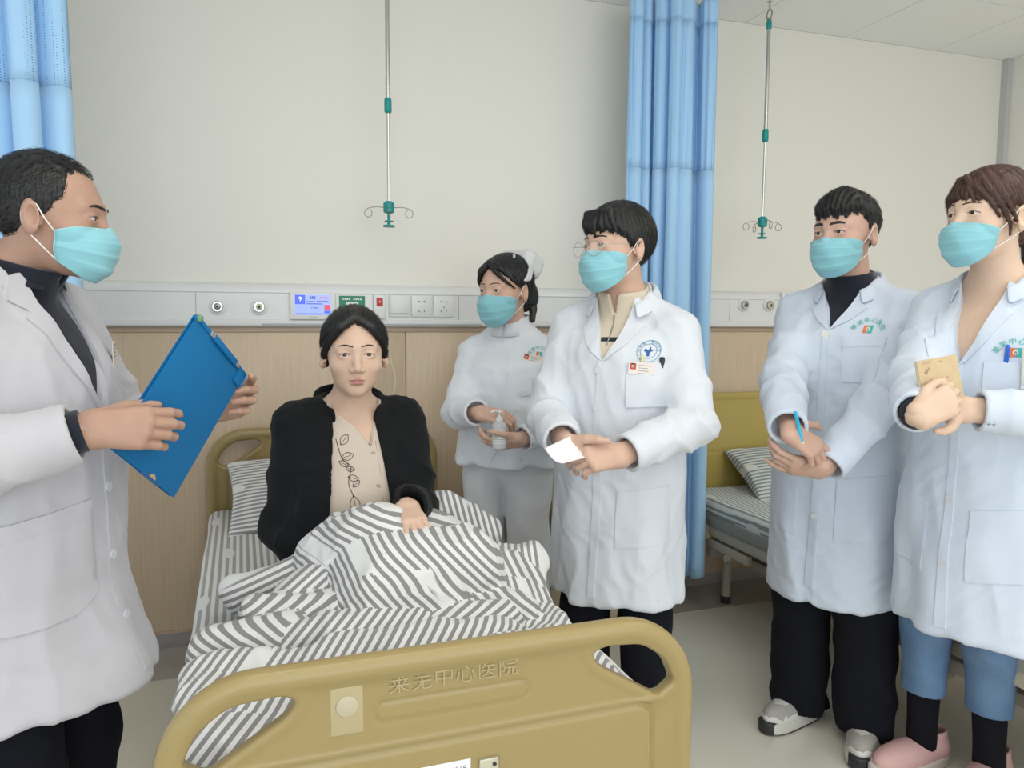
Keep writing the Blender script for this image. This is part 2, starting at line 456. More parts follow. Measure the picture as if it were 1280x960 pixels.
def plate(name, x0, label, cat, socket=True, group=None):
    r = empty(name, (x0, -.056, 1.326)); meta(r, label, cat, group)
    boxo('face_plate', (0, -.009, 0), (.086, 0, .088), M['plastic'], r, bev=.002)
    if socket:
        for dx in (-.011, .011): boxo('pin_slot', (.043+dx-.004, -.0097, .062), (.043+dx+.004, -.008, .066), M['black'], r)
        boxo('pin_slot', (.0418, -.0097, .036), (.0442, -.008, .044), M['black'], r)
        for s in (-1, 1):
            o = boxo('pin_slot', (-.0012, -.0097, -.0045), (.0012, -.008, .0045), M['black'], r)
            o.location = (.043+s*.011, 0, .024); o.rotation_euler = (0, s*rad(30), 0)
    else:
        boxo('rocker', (.008, -.013, .014), (.078, -.008, .076), M['plastic'], r, bev=.002)
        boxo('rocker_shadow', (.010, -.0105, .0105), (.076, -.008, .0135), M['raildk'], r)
plate('light_switch', .502, 'white rocker light switch on the rail between call button and sockets', 'switch', False)
plate('power_socket', .596, 'white wall socket on the rail next to the light switch', 'socket', True, 'wall sockets')
plate('power_socket', .690, 'white wall socket on the rail, the one nearer the nurse', 'socket', True, 'wall sockets')

# ------------------------------------------------------------------ drip hangers
def drip(x, y, zb, label, ringz):
    r = empty('drip_hanger', (x, y, zb)); meta(r, label, 'drip hanger', 'drip hangers hung from the ceiling')
    top = ringz-zb
    lathe('upper_tube', [(.0085, .42), (.0085, top-.07)], M['steel'], r, 14)
    lathe('lower_tube', [(.0058, .02), (.0058, .44)], M['steel'], r, 12)
    lathe('clamp', [(.010, .365), (.014, .370), (.014, .412), (.0115, .420)], M['teal'], r, 14)
    lathe('top_cap', [(.0095, top-.085), (.012, top-.08), (.012, top-.055), (.005, top-.045)], M['teal'], r, 14)
    lathe('hub', [(.012, -.012), (.021, -.008), (.021, .026), (.012, .034)], M['teal'], r, 18)
    lathe('plunger', [(.006, -.058), (.006, -.012)], M['teal'], r, 12)
    lathe('flange', [(.017, -.044), (.017, -.040)], M['teal'], r, 18)
    lathe('handle', [(.022, -.064), (.023, -.061), (.022, -.057)], M['teal'], r, 18)
    for k in range(4):
        a = k*pi/2-.16; d = A(cos(a), sin(a), 0)
        pts = [d*.018+A(0, 0, .010), d*.05+A(0, 0, .012), d*.078+A(0, 0, .006)]
        for i in range(10):
            t = rad(80-i*36); pts.append(d*(.078+.016*cos(t)*.9)+A(0, 0, -.012+.016*sin(t)))
        tube('hook', curve_pts(pts, 40), .0017, M['dsteel'], r, 6)
    ring = []
    for i in range(14):
        t = 2*pi*i/14; ring.append(A(0, .018*cos(t), top-.022+.022*sin(t)))
    tube('ring', ring, .0028, M['dsteel'], r, 6, closed=True)
    tube('eyelet', [A(.011*cos(t), 0, top-.050+.013*sin(t)) for t in np.linspace(0, 2*pi, 12, endpoint=False)], .0024, M['dsteel'], r, 6, closed=True)
    lathe('ceiling_stud', [(.004, top-.002), (.004, CEIL-zb-.004), (.012, CEIL-zb-.003), (.012, CEIL-zb)], M['steel'], r, 12)
drip(.475, -.25, 1.735, 'steel drip hanger with teal clamps above the seated patient', 2.69)
drip(2.168, -.25, 1.752, 'steel drip hanger with teal clamps right of the blue curtain', 2.69)

# ------------------------------------------------------------------ curtains
def cloth_mat(name, c, scale):
    return mat(name, c, .75, sheen=.3, bump=[(scale, .12, .002, (1, 1, .2))])
M['curt'] = cloth_mat('blue_curtain', (.37, .61, .86), 120)
M['curt'].node_tree.nodes['Principled BSDF'].inputs['Transmission Weight'].default_value = 0.0
def mesh_mat():
    m = mat('blue_curtain_mesh', (.27, .52, .82), .8); nt = m.node_tree; b = nt.nodes['Principled BSDF']; L = nt.links.new
    tc = nt.nodes.new('ShaderNodeTexCoord'); vo = nt.nodes.new('ShaderNodeTexVoronoi'); vo.inputs['Scale'].default_value = 130
    vo.inputs['Randomness'].default_value = 0.15
    L(tc.outputs['Object'], vo.inputs['Vector'])
    cr = nt.nodes.new('ShaderNodeValToRGB'); cr.color_ramp.elements[0].position = .18; cr.color_ramp.elements[1].position = .30
    cr.color_ramp.elements[0].color = (.13, .28, .56, 1); cr.color_ramp.elements[1].color = (.37, .61, .87, 1)
    L(vo.outputs['Distance'], cr.inputs[0]); L(cr.outputs[0], b.inputs['Base Color'])
    return m
M['curtmesh'] = mesh_mat()
def curtain(label, path, zt, zm, zb, folds, amp, seed, header=True, flare=.0, slack=0):
    """pleated sheet that follows a plan path (list of xy), with mesh upper part"""
    P = np.array(curve_pts([(*p, 0) for p in path], 60))[:, :2]
    seg = np.r_[0, np.cumsum(np.linalg.norm(np.diff(P, axis=0), axis=1))]; L = seg[-1]
    nu = folds*14; u = np.linspace(0, 1, nu)
    px = np.interp(u*L, seg, P[:, 0]); py = np.interp(u*L, seg, P[:, 1])
    tx = np.gradient(px); ty = np.gradient(py); tl = np.hypot(tx, ty); nx, ny = -ty/tl, tx/tl
    rg = np.random.RandomState(seed); ph = np.cumsum(rg.uniform(.7, 1.3, folds+1)); ph = (ph-ph[0])/(ph[-1]-ph[0])*folds
    phase = np.interp(u, np.linspace(0, 1, folds+1), ph)*2*pi; am = np.interp(u, np.linspace(0, 1, folds+1), rg.uniform(.55, 1.25, folds+1))
    root = empty('curtain', (float(P[:, 0].mean()), float(P[:, 1].mean()), zb)); meta(root, label, 'curtain', 'privacy curtains')
    ox, oy = root.location.x, root.location.y
    def sheet(name, z0, z1, nz, m, tight, seam=False):
        V = []
        for k in range(nz+1):
            z = z0+(z1-z0)*k/nz; f = (zt-z)/(zt-zb)
            a = amp*am*(.75+.35*f)
            s = np.sin(phase+.35*np.sin(3*f+phase*.21)); s = np.sign(s)*np.abs(s)**.75
            fine = tight*np.sin(phase*6.0+1.3*np.sin(phase))*.0045*(1-.4*f)
            sh = .3*np.cos(phase*1.0)*amp*am
            x = px+nx*(a*s+fine)+tx/tl*sh+flare*f*(u-.5)*(P[-1, 0]-P[0, 0]); y = py+ny*(a*s+fine)+ty/tl*sh
            zz = z+(.012*np.sin(phase*.5+seed) if k == 0 and z0 == zb else 0)
            V += [(x[i]-ox, y[i]-oy, (zz[i] if hasattr(zz, '__len__') else zz)-zb) for i in range(nu)]
        F = [(k*nu+i, k*nu+i+1, (k+1)*nu+i+1, (k+1)*nu+i) for k in range(nz) for i in range(nu-1)]
        o = mesh_obj(name, V, F, m, root); md = o.modifiers.new('thick', 'SOLIDIFY'); md.thickness = .0025; return o
    sheet('drape', zb, zm, 26, M['curt'], 0.0)
    sheet('mesh_top', zm, zt-.10, 14, M['curtmesh'], 1.0)
    if header:
        sheet('heading_tape', zt-.10, zt, 4, M['curt'], 1.0)
        for i in range(0, folds, 1):
            j = int((i+.5)/folds*nu)
            tube('curtain_hook', [A(px[j]-ox, py[j]-oy, zt-zb-.02), A(px[j]-ox, py[j]-oy, CEIL-.018-zb)], .0025, M['plastic'], root, 6)
    return root
curtain('pale blue curtain gathered between the two beds behind the doctor with glasses', [(1.475, -.30), (1.58, -.24), (1.68, -.33), (1.77, -.26), (1.845, -.33)], 2.665, 1.955, .165, 7, .038, 4, flare=.06)
curtain('pale blue curtain hanging behind the doctor with the blue folder', [(-1.25, -.74), (-1.0, -.80), (-.8, -.74), (-.63, -.81), (-.515, -.76)], 2.665, 1.955, .165, 9, .036, 9, flare=.12)
for x, y0, y1 in ((1.66, -.12, -3.2), (-.85, -.12, -3.2)):
    o = boxo('curtain_track', (x-.014, y1, CEIL-.020), (x+.014, y0, CEIL), M['plastic'], bev=.003)
    meta(o, 'white curtain track on the ceiling above the '+('curtain between the beds' if x > 0 else 'left-hand curtain'), 'curtain track')
# ------------------------------------------------------------------ beds
def poly2(x, z, pts, k=.010):
    """smooth convex polygon distance in 2-D (counter-clockwise points)"""
    d = None
    n = len(pts)
    for i in range(n):
        (ax, az), (bx, bz) = pts[i], pts[(i+1) % n]; L = math.hypot(bx-ax, bz-az)
        e = ((x-ax)*(bz-az)-(z-az)*(bx-ax))/L
        d = e if d is None else smax(d, e, k)
    return d
CUTL = [(-.418, .662), (-.385, .640), (-.262, .716), (-.252, .736), (-.272, .748), (-.350, .742), (-.398, .708)]
CUTR = [(-x, z) for x, z in CUTL][::-1]
def board_fn(P, top=.79, bot=.30):
    x, y, z = P[:, 0], P[:, 1], P[:, 2]; dz = top-.79
    hw = .46; hh = (top-bot)/2; r = .150
    qx = np.abs(x)-(hw-r); qz = np.abs(z-(top-hh))-(hh-r)
    qz = np.where(z < top-hh, np.abs(z-(top-hh))-(hh-.02), qz); rr = np.where(z < top-hh, .02, r); qx = np.where(z < top-hh, np.abs(x)-(hw-.02), qx)
    o = np.sqrt(np.maximum(qx, 0)**2+np.maximum(qz, 0)**2)+np.minimum(np.maximum(qx, qz), 0)-rr
    core = smax(o+.006, np.abs(y)-.012, .006)
    rim = np.sqrt((o+.021)**2+y*y)-.021
    d = smin(core, rim, .010)
    cut = np.minimum(poly2(x, z-dz, CUTL), poly2(x, z-dz, CUTR))
    lip = np.sqrt((cut-.009)**2+y*y)-.0135
    d = smin(d, lip, .006)
    d = smax(d, -cut, .005)
    zl = z-dz
    # raised lower panel on both faces, with a groove round it
    px = np.abs(x)-.372; pz = np.abs(zl-.40)-.228
    pan = np.sqrt(np.maximum(px+.03, 0)**2+np.maximum(pz+.03, 0)**2)+np.minimum(np.maximum(px, pz)+.03, 0)-.03
    d = d-.0045*sstep(.002, -.006, pan)
    d = d+.004*np.exp(-(pan-.004)**2/(2*.0022**2))
    ledge = np.abs(zl-.636)
    d = d-.004*sstep(.008, .002, ledge)*sstep(.40, .37, np.abs(x))
    ov = np.sqrt(np.maximum(np.abs(x)-.115, 0)**2+(zl-.694)**2)-.017
    d = d+.003*np.exp(-ov**2/(2*.0017**2))
    return d
bed_root = {}
def make_board(name, parent, yloc, top, m, hres=.005):
    V, F = mesh_sdf(lambda P: board_fn(P, top), (-.49, -.035, .27), (.49, .035, top+.03), hres)
    o = mesh_obj(name, V, F, m, parent); o.location = (0, yloc, 0); return o

b1 = empty('hospital_bed', (.265, -1.065, 0), rad(1.45))
meta(b1, 'cream hospital bed with moulded end boards that the patient sits on', 'bed')
fb = make_board('footboard', b1, -.985, .79, M['abs'])
hb = make_board('headboard', b1, .985, .885, M['abs'], .0075)
text_o = text_on('lettering', '莱芜中心医院', .036, .0, .738, -.0150, M['absline'], fb, 1.06)
# pale mark, plate, card on the footboard
bm = bmesh.new(); box(bm, (-.202, -.0135, .668), (-.150, -.009, .748), .003)
bm_obj('glue_mark', bm, M['abspale'], fb, auto=rad(40))
lathe('glue_blob', [(.018, 0), (.017, .003), (.010, .005)], mat('pale_putty', (.46, .41, .29), .5), fb, 20,
      Matrix.Translation((-.176, -.0135, .716)) @ Matrix.Rotation(rad(90), 4, 'X'))
card = boxo('bed_card', (-.060, -.0185, .50), (.026, -.0165, .592), M['paper'], fb, bev=.0006)
text_on('card_number', 'ZRH019', .013, -.004, .578, -.0188, M['ink'], card)
for i in range(4): flat('card_line', -.046, .010-i*.008, .560-i*.014, .562-i*.014, -.0186, M['ink'], card, .0003)
brk = boxo('card_bracket', (.040, -.0215, .48), (.076, -.0165, .588), mat('pale_metal', (.50, .47, .36), .35, metal=.4), fb, bev=.004)
lathe('screw', [(.0035, 0), (.0035, .002)], M['black'], brk, 10, Matrix.Translation((.067, -.0215, .577)) @ Matrix.Rotation(rad(90), 4, 'X'))

# striped bed linen: the stripe coordinate is stored on the mesh so that it runs with the cloth
def stripe_mat(name, c1, c2, period=.025, soft=.06):
    m = mat(name, c1, .85, sheen=.2, bump=[(14, .25, .01, ONE), (300, .08, .001, ONE)]); nt = m.node_tree; b = nt.nodes['Principled BSDF']; L = nt.links.new
    at_ = nt.nodes.new('ShaderNodeAttribute'); at_.attribute_name = 'stripe'
    sx = nt.nodes.new('ShaderNodeSeparateXYZ'); L(at_.outputs['Vector'], sx.inputs[0])
    mu = nt.nodes.new('ShaderNodeMath'); mu.operation = 'MULTIPLY'; mu.inputs[1].default_value = 2*pi/period; L(sx.outputs[0], mu.inputs[0])
    sn = nt.nodes.new('ShaderNodeMath'); sn.operation = 'SINE'; L(mu.outputs[0], sn.inputs[0])
    mr = nt.nodes.new('ShaderNodeMapRange'); mr.inputs[1].default_value = -soft; mr.inputs[2].default_value = soft*2; L(sn.outputs[0], mr.inputs[0])
    # printed white leaf motifs and dashes interrupting the stripes
    vo = nt.nodes.new('ShaderNodeTexVoronoi'); vo.voronoi_dimensions = '2D'; vo.feature = 'F1'; vo.inputs['Scale'].default_value = 1.0; vo.inputs['Randomness'].default_value = .85
    mp = nt.nodes.new('ShaderNodeMapping'); mp.inputs['Scale'].default_value = (7.0, 2.6, 1); mp.inputs['Rotation'].default_value = (0, 0, .5)
    L(at_.outputs['Vector'], mp.inputs[0]); L(mp.outputs[0], vo.inputs['Vector'])
    mo = nt.nodes.new('ShaderNodeMapRange'); mo.inputs[1].default_value = .12; mo.inputs[2].default_value = .14; L(vo.outputs['Distance'], mo.inputs[0])
    mm = nt.nodes.new('ShaderNodeMath'); mm.operation = 'MULTIPLY'; L(mr.outputs[0], mm.inputs[0]); L(mo.outputs[0], mm.inputs[1])
    mx = nt.nodes.new('ShaderNodeMix'); mx.data_type = 'RGBA'; mx.inputs['A'].default_value = (*c1, 1); mx.inputs['B'].default_value = (*c2, 1)
    L(mm.outputs[0], mx.inputs['Factor']); L(mx.outputs['Result'], b.inputs['Base Color'])
    return m
M['stripe'] = stripe_mat('striped_cotton', (.68, .68, .65), (.31, .305, .285), .020)
M['stripe_duvet'] = stripe_mat('striped_cotton_duvet', (.70, .70, .695), (.23, .23, .228), .0165)
M['stripe2'] = stripe_mat('striped_cotton_pillow', (.70, .70, .69), (.27, .27, .275), .0185)
M['stripe3'] = stripe_mat('striped_cotton_teal', (.66, .68, .66), (.24, .30, .31), .020)
def set_stripe(o, arr):
    a = o.data.attributes.new('stripe', 'FLOAT_VECTOR', 'POINT'); a.data.foreach_set('vector', np.ascontiguousarray(arr, np.float32).ravel())
def mattress(parent, name, hw, y0, y1, z0, z1, m, wrap=.0):
    fn = lambda P: rbox(P, (0, (y0+y1)/2, (z0+z1)/2), (hw, (y1-y0)/2, (z1-z0)/2), .035)+.003*wob(P, 7, 9)-.0012*wob(P, 5, 40)
    V, F = mesh_sdf(fn, (-hw-.03, y0-.03, z0-.03), (hw+.03, y1+.03, z1+.03), .016)
    o = mesh_obj(name, V, F, m, parent)
    over = np.clip(z1-.035-V[:, 2], 0, 1)*np.sign(V[:, 0])*(np.abs(V[:, 0]) > hw-.04)
    set_stripe(o, np.stack([V[:, 0]+over, V[:, 1], V[:, 2]*0], 1)); return o
mattress(b1, 'mattress', .452, -.955, .955, .47, .578, M['stripe'])
boxo('bed_deck', (-.44, -.95, .40), (.44, .95, .47), M['bedmetal'], b1, bev=.008)
def bed_under(b, y_head, y_foot):
    for s in (-1, 1):
        boxo('side_rail', (s*.43-.018, y_foot, .355), (s*.43+.018, y_head, .405), M['bedmetal'], b, bev=.006)
    for yy in (y_head-.14, y_foot+.14):
        boxo('cross_beam', (-.40, yy-.02, .23), (.40, yy+.02, .28), M['bedmetal'], b, bev=.006)
        for s in (-1, 1):
            lg = lathe('leg', [(.021, .03), (.021, .30), (.015, .31)], M['bedmetal'], b, 16, Matrix.Translation((s*.30, yy, 0)))
            lathe('rubber_foot', [(.024, 0), (.025, .004), (.024, .034), (.020, .036)], M['black'], lg, 16, Matrix.Translation((s*.30, yy, 0)))
    boxo('long_beam', (-.32, y_foot+.1, .235), (-.27, y_head-.1, .275), M['bedmetal'], b, bev=.005)
    boxo('long_beam', (.27, y_foot+.1, .235), (.32, y_head-.1, .275), M['bedmetal'], b, bev=.005)
    for s in (-1, 1):
        for yy in (y_head-.22, y_foot+.22):
            boxo('deck_post', (s*.30-.012, yy-.015, .275), (s*.30+.012, yy+.015, .41), M['bedmetal'], b, bev=.003)
bed_under(b1, .95, -.95)

b2 = empty('hospital_bed', (2.335, -1.06, 0))
meta(b2, 'empty hospital bed with mustard headboard behind the doctor with the blue pen', 'bed')
def board2(P):
    x, y, z = P[:, 0], P[:, 1], P[:, 2]
    qx = np.abs(x)-(.46-.07); qz = np.abs(z-.66)-(.31-.07)
    o = np.sqrt(np.maximum(qx, 0)**2+np.maximum(qz, 0)**2)+np.minimum(np.maximum(qx, qz), 0)-.07
    d = smin(smax(o+.004, np.abs(y)-.011, .006), np.sqrt((o+.016)**2+y*y)-.016, .008)
    q = np.maximum(np.abs(x)-.43, np.abs(z-.82)-.135); d = d+.003*np.exp(-q**2/(2*.002**2))
    c = np.sqrt((x+.40)**2+(z-.905)**2)-.024; d = d+.003*np.exp(-c**2/(2*.0018**2))
    return d
V, F = mesh_sdf(board2, (-.49, -.03, .33), (.49, .03, 1.0), .009)
o = mesh_obj('headboard', V, F, M['abs2'], b2); o.location = (0, .985, 0)
o2 = mesh_obj('footboard', V, F, M['abs2'], b2); o2.location = (0, -.985, -.18)
mattress(b2, 'mattress', .452, -.955, .955, .435, .525, M['stripe3'])
boxo('mattress_cover', (-.455, -.956, .40), (.455, .956, .452), mat('grey_cover', (.27, .27, .245), .6), b2, bev=.01)
bed_under(b2, .95, -.95)
for yy in (.62, -.5):
    boxo('lift_arm', (-.44, yy-.16, .300), (-.415, yy+.30, .340), M['bedmetal'], b2, bev=.004)
    w1 = boxo('lock_post', (-.455, yy+.12, .335), (-.435, yy+.14, .405), M['bedmetal'], b2, bev=.003)
    lathe('lock_knob', [(.012, 0), (.019, .006), (.020, .018), (.012, .030), (.004, .033)], M['abspale'], w1, 14, Matrix.Translation((-.448, yy+.13, .338)))
    lathe('roller', [(.016, 0), (.016, .03)], M['bedmetal'], b2, 14, Matrix.Translation((-.45, yy-.02, .29)) @ Matrix.Rotation(rad(90), 4, 'Y'))

# pillows
def pillow(name, loc, rx, rz, w_, l_, t, m, label, seed):
    def fn(P):
        x, y, z = P[:, 0]/w_, P[:, 1]/l_, P[:, 2]
        e = np.clip(1-np.abs(x)**2.4, 0, 1)*np.clip(1-np.abs(y)**2.4, 0, 1)
        th = t*np.sqrt(e)+.004
        body = np.abs(z-.012*wob(P, seed, 11)*.5)-th*(1+.10*wob(P, seed+1, 17))
        pin = 1+.06*(1-np.abs(y))          # pinched corners
        out = np.maximum(np.abs(P[:, 0])-w_*(.93+.07*np.abs(y)**2), np.abs(P[:, 1])-l_*(.93+.07*np.abs(x)**2))
        return smax(body*.75, out, .006)
    V, F = mesh_sdf(fn, (-w_-.03, -l_-.03, -t-.05), (w_+.03, l_+.03, t+.05), .007)
    o = mesh_obj(name, V, F, m); o.location = loc; o.rotation_euler = (rx, 0, rz)
    set_stripe(o, np.stack([V[:, 1]+.02*V[:, 0]+V[:, 2]*.25, V[:, 0]*1.3, V[:, 2]*0], 1))
    meta(o, label, 'pillow', 'striped pillows'); return o
pillow('pillow', (.165, -.335, .668), rad(27), rad(2), .30, .205, .060, M['stripe2'], 'grey and white striped pillow behind the seated patient', 3)
pillow('pillow', (2.40, -.28, .605), rad(28), rad(-4), .31, .185, .052, M['stripe3'], 'striped pillow on the empty bed behind the doctor with the blue pen', 8)

# bedside cabinet between nurse and doctor
cab = empty('bedside_cabinet', (1.257, -.23, 0)); meta(cab, 'cream bedside cabinet with dark top against the wall between nurse and doctor with glasses', 'cabinet')
CAB = mat('cream_cabinet', (.44, .37, .25), .45); CAB2 = mat('cream_drawer', (.50, .45, .32), .45)
boxo('body', (-.180, -.20, .05), (.180, .20, .70), CAB, cab, bev=.006)
boxo('top', (-.187, -.215, .70), (.187, .205, .735), mat('dark_grey_top', (.12, .12, .125), .4), cab, bev=.006)
dr = boxo('drawer', (-.172, -.212, .575), (.172, -.199, .692), CAB2, cab, bev=.004)
boxo('handle', (-.05, -.226, .628), (.05, -.211, .642), M['steel'], dr, bev=.003)
dd = boxo('door', (-.172, -.212, .085), (.172, -.199, .562), CAB, cab, bev=.004)
boxo('handle', (-.155, -.224, .48), (-.140, -.211, .55), M['steel'], dd, bev=.003)
boxo('plinth', (-.172, -.19, 0), (.172, .19, .05), M['kick'], cab)
# ------------------------------------------------------------------ people: shared anatomy
def skin_mat(name, c, c2):
    m = mat(name, c, .48, spec=.35, noise=(26, c2, ONE, 4), bump=[(420, .10, .0008, ONE)], sss=.12); return m
def fabric(name, c, rough=.85, fine=340, sheen=.25, big=.30):
    return mat(name, c, rough, sheen=sheen, spec=.25, bump=[(7, big*1.5, .020, (1, 1, .5)), (19, big*.8, .006, (1, 1, .6)), (fine, .10, .0008, ONE)])
M['coat'] = fabric('white_cotton_coat', (.63, .662, .71))
M['coatblue'] = fabric('bluish_white_coat', (.575, .645, .745))
M['coatgrey'] = fabric('white_coat_greyish', (.49, .482, .515))
M['nurse'] = fabric('nurse_white', (.69, .725, .77))
M['nursepants'] = fabric('nurse_white_trousers', (.62, .63, .65))
M['navy'] = fabric('navy_knit', (.012, .014, .024), .9)
M['blackwool'] = fabric('black_trousers', (.0045, .005, .009), .95, sheen=.0)
M['fleece'] = fabric('black_fleece', (.0060, .0066, .0078), .95, 120, .04)
M['blouse'] = fabric('beige_blouse', (.56, .475, .40), .7, 200, .1, .2)
M['knit'] = mat('beige_knit', (.60, .52, .40), .9, sheen=.3, bump=[(60, .5, .004, (4, 4, .3))])
M['denim'] = mat('blue_denim', (.085, .165, .30), .85, noise=(11, (.15, .245, .39), ONE, 5), bump=[(300, .2, .001, ONE)])
M['hair'] = mat('black_hair', (.010, .010, .011), .42, spec=.5, bump=[(60, .5, .004, (6, 6, .6))])
M['hair_brown'] = mat('brown_hair', (.050, .022, .016), .45, spec=.5, noise=(18, (.085, .036, .024), (5, 5, .7), 4), bump=[(60, .5, .004, (6, 6, .6))])
M['eyewhite'] = mat('eye_white', (.62, .58, .55), .25)
M['iris'] = mat('dark_iris', (.018, .010, .007), .15)
M['lip'] = mat('lip', (.42, .17, .15), .45)
M['mask'] = mat('cyan_mask', (.235, .52, .585), .85, sheen=.2, bump=[(260, .15, .001, ONE)])
M['maskedge'] = mat('pale_mask_edge', (.36, .62, .68), .85)
M['loop'] = mat('white_elastic', (.80, .78, .74), .8)
M['button'] = mat('white_button', (.62, .65, .68), .35)
SK = {'LD': skin_mat('skin_tan', (.39, .235, .17), (.43, .265, .195)),
      'PA': skin_mat('skin_fair', (.60, .41, .305), (.64, .45, .34)),
      'NU': skin_mat('skin_nurse', (.58, .375, .28), (.62, .41, .31)),
      'GL': skin_mat('skin_doctor', (.57, .37, .275), (.61, .405, .305)),
      'YD': skin_mat('skin_young', (.52, .335, .26), (.57, .37, .285)),
      'WO': skin_mat('skin_woman', (.63, .45, .335), (.67, .485, .37))}

def head_sdf(q):
    x = np.abs(q[:, 0]); Q = q.copy(); Q[:, 0] = x; y = q[:, 1]; z = q[:, 2]
    d = ell(Q, (0, -.015, .030), (.0765, .096, .088))
    d = smin(d, ell(Q, (0, .022, -.015), (.067, .069, .082)), .03)
    d = smin(d, ell(Q, (0, .026, -.070), (.055, .052, .043)), .03)
    d = smin(d, ell(Q, (0, .064, -.100), (.022, .018, .016)), .025)
    d = smin(d, ell(Q, (.042, .050, -.032), (.026, .026, .022)), .02)
    d = smin(d, cone(Q, (.006, .084, .019), (.044, .067, .018), .011, .010), .014)
    d = smax(d, -ell(Q, (.033, .101, .000), (.021, .016, .012)), .012)
    d = smin(d, cone(Q, (0, .084, .006), (0, .1045, -.036), .0075, .0105), .012)
    d = smin(d, ell(Q, (.0115, .094, -.041), (.0095, .011, .0085)), .007)
    # lids, lip volumes
    d = smin(d, ell(Q, (.032, .0735, -.001), (.0180, .0155, .0140)), .006)
    xx = (x-.032)/.0150; alm = (np.abs(z+.0005+.05*(x-.032))-.0040*(1-xx*xx))
    d = smax(d, -np.maximum(alm, .070-y), .0018)
    d = smin(d, ell(Q, (0, .087, -.0665), (.021, .010, .0050)), .006)
    d = smin(d, ell(Q, (0, .086, -.0765), (.018, .010, .0058)), .006)
    d = smax(d, -ell(Q, (0, .099, -.0712), (.021, .0055, .0011)), .002)
    # ears
    Re = rotz(-.55)@rotx(.18)
    e = ell(Q, (.083, -.012, -.012), (.0110, .021, .0345), Re)
    e = smax(e, -ell(Q, (.0945, -.005, -.010), (.0095, .0125, .0195), Re), .005)
    e = smin(e, cone(Q, (.078, .004, -.014), (.080, .006, -.024), .0045, .004), .004)
    return smin(d, e, .005)

class Hand:
    L = ((.041, .025, .021), (.045, .029, .022), (.042, .027, .022), (.033, .020, .019))
    def __init__(s, W, d, n, side, curls, spread=(.10, .03, -.04, -.12), thumb=None, sc=1.0):
        d = nrm(d); n = np.asarray(n, float); n = nrm(n-d*np.dot(n, d)); lat = np.cross(d, n)*(-1 if side == 'R' else 1)
        s.W = W = np.asarray(W, float); s.d = d; s.n = n; s.lat = lat; s.sc = sc
        s.palm = []; s.fing = []; s.tips = []; s.nails = []
        offs = (.0275, .0095, -.0085, -.0255); lens = (.088, .091, .086, .078)
        for j in range(4):
            K = W+sc*(d*lens[j]+lat*offs[j]+n*(.003, .005, .004, .0)[j])
            s.palm.append((W+sc*(d*.006+lat*offs[j]*.62), K, .0158*sc, .0120*sc))
            p = K; th = 0; ch = []
            dj = nrm(d+lat*spread[j])
            for i in range(3):
                th += curls[j][i]; v = cos(th)*dj-sin(th)*n
                r0 = (.0100, .0088, .0080)[i]; r1 = (.0090, .0082, .0066)[i]
                k = sc*(.92 if j == 3 else 1.0)
                e = p+v*s.L[j][i]*sc; ch.append((p, e, r0*k, r1*k)); p = e
                if i == 2:
                    up = nrm(n*cos(th)+dj*sin(th)); s.nails.append((e, v, up, np.cross(v, up), .0062*k))
            s.fing.append(ch); s.tips.append(p)
        th = thumb or ((.62, .72, -.20), (.82, .45, -.35), (.92, .20, -.35))
        p = W+sc*(d*.020+lat*.022-n*.005); ch = []
        for v, L, r0, r1 in zip(th, (.044, .032, .026), (.0150, .0115, .0102), (.0120, .0105, .0078)):
            v = nrm(d*v[0]+lat*v[1]+n*v[2]); e = p+v*L*sc; ch.append((p, e, r0*sc, r1*sc)); last = v; p = e
        s.fing.append(ch); s.tips.append(p)
        s.palm.append((W+sc*(d*.03+lat*.012-n*.006), ch[0][0]+(ch[0][1]-ch[0][0])*.7, .013*sc, .011*sc))
    def fore(s, E): s.E = np.asarray(E, float)
    def sdf(s, P):
        d = None
        for c in s.palm:
            e = cone(P, *c); d = e if d is None else smin(d, e, .012)
        u = nrm(s.E-s.W)
        for o in (-.011, .011):
            d = smin(d, cone(P, s.W+s.lat*o*s.sc+s.d*.01, s.W+u*.11+s.lat*o, .0185*s.sc, .026*s.sc), .016)
        for ch in s.fing:
            f = None
            for c in ch:
                e = cone(P, *c); f = e if f is None else smin(f, e, .003)
            d = smin(d, f, .0035)
        return d
    def box(s):
        pts = [s.W+nrm(s.E-s.W)*.09, s.W]+[c[1] for ch in s.fing for c in ch]
        return np.min(pts, 0)-.03, np.max(pts, 0)+.03

def elbow(S, W, l1, l2, hint):
    S = np.asarray(S, float); W = np.asarray(W, float); v = W-S; D = np.linalg.norm(v)
    if D > (l1+l2)*.985: k = D/((l1+l2)*.985); l1 *= k; l2 *= k
    a = (l1*l1-l2*l2+D*D)/(2*D); h_ = math.sqrt(max(l1*l1-a*a, 0)); u = v/D
    h = np.asarray(hint, float); h = nrm(h-u*np.dot(h, u)); return S+u*a+h*h_

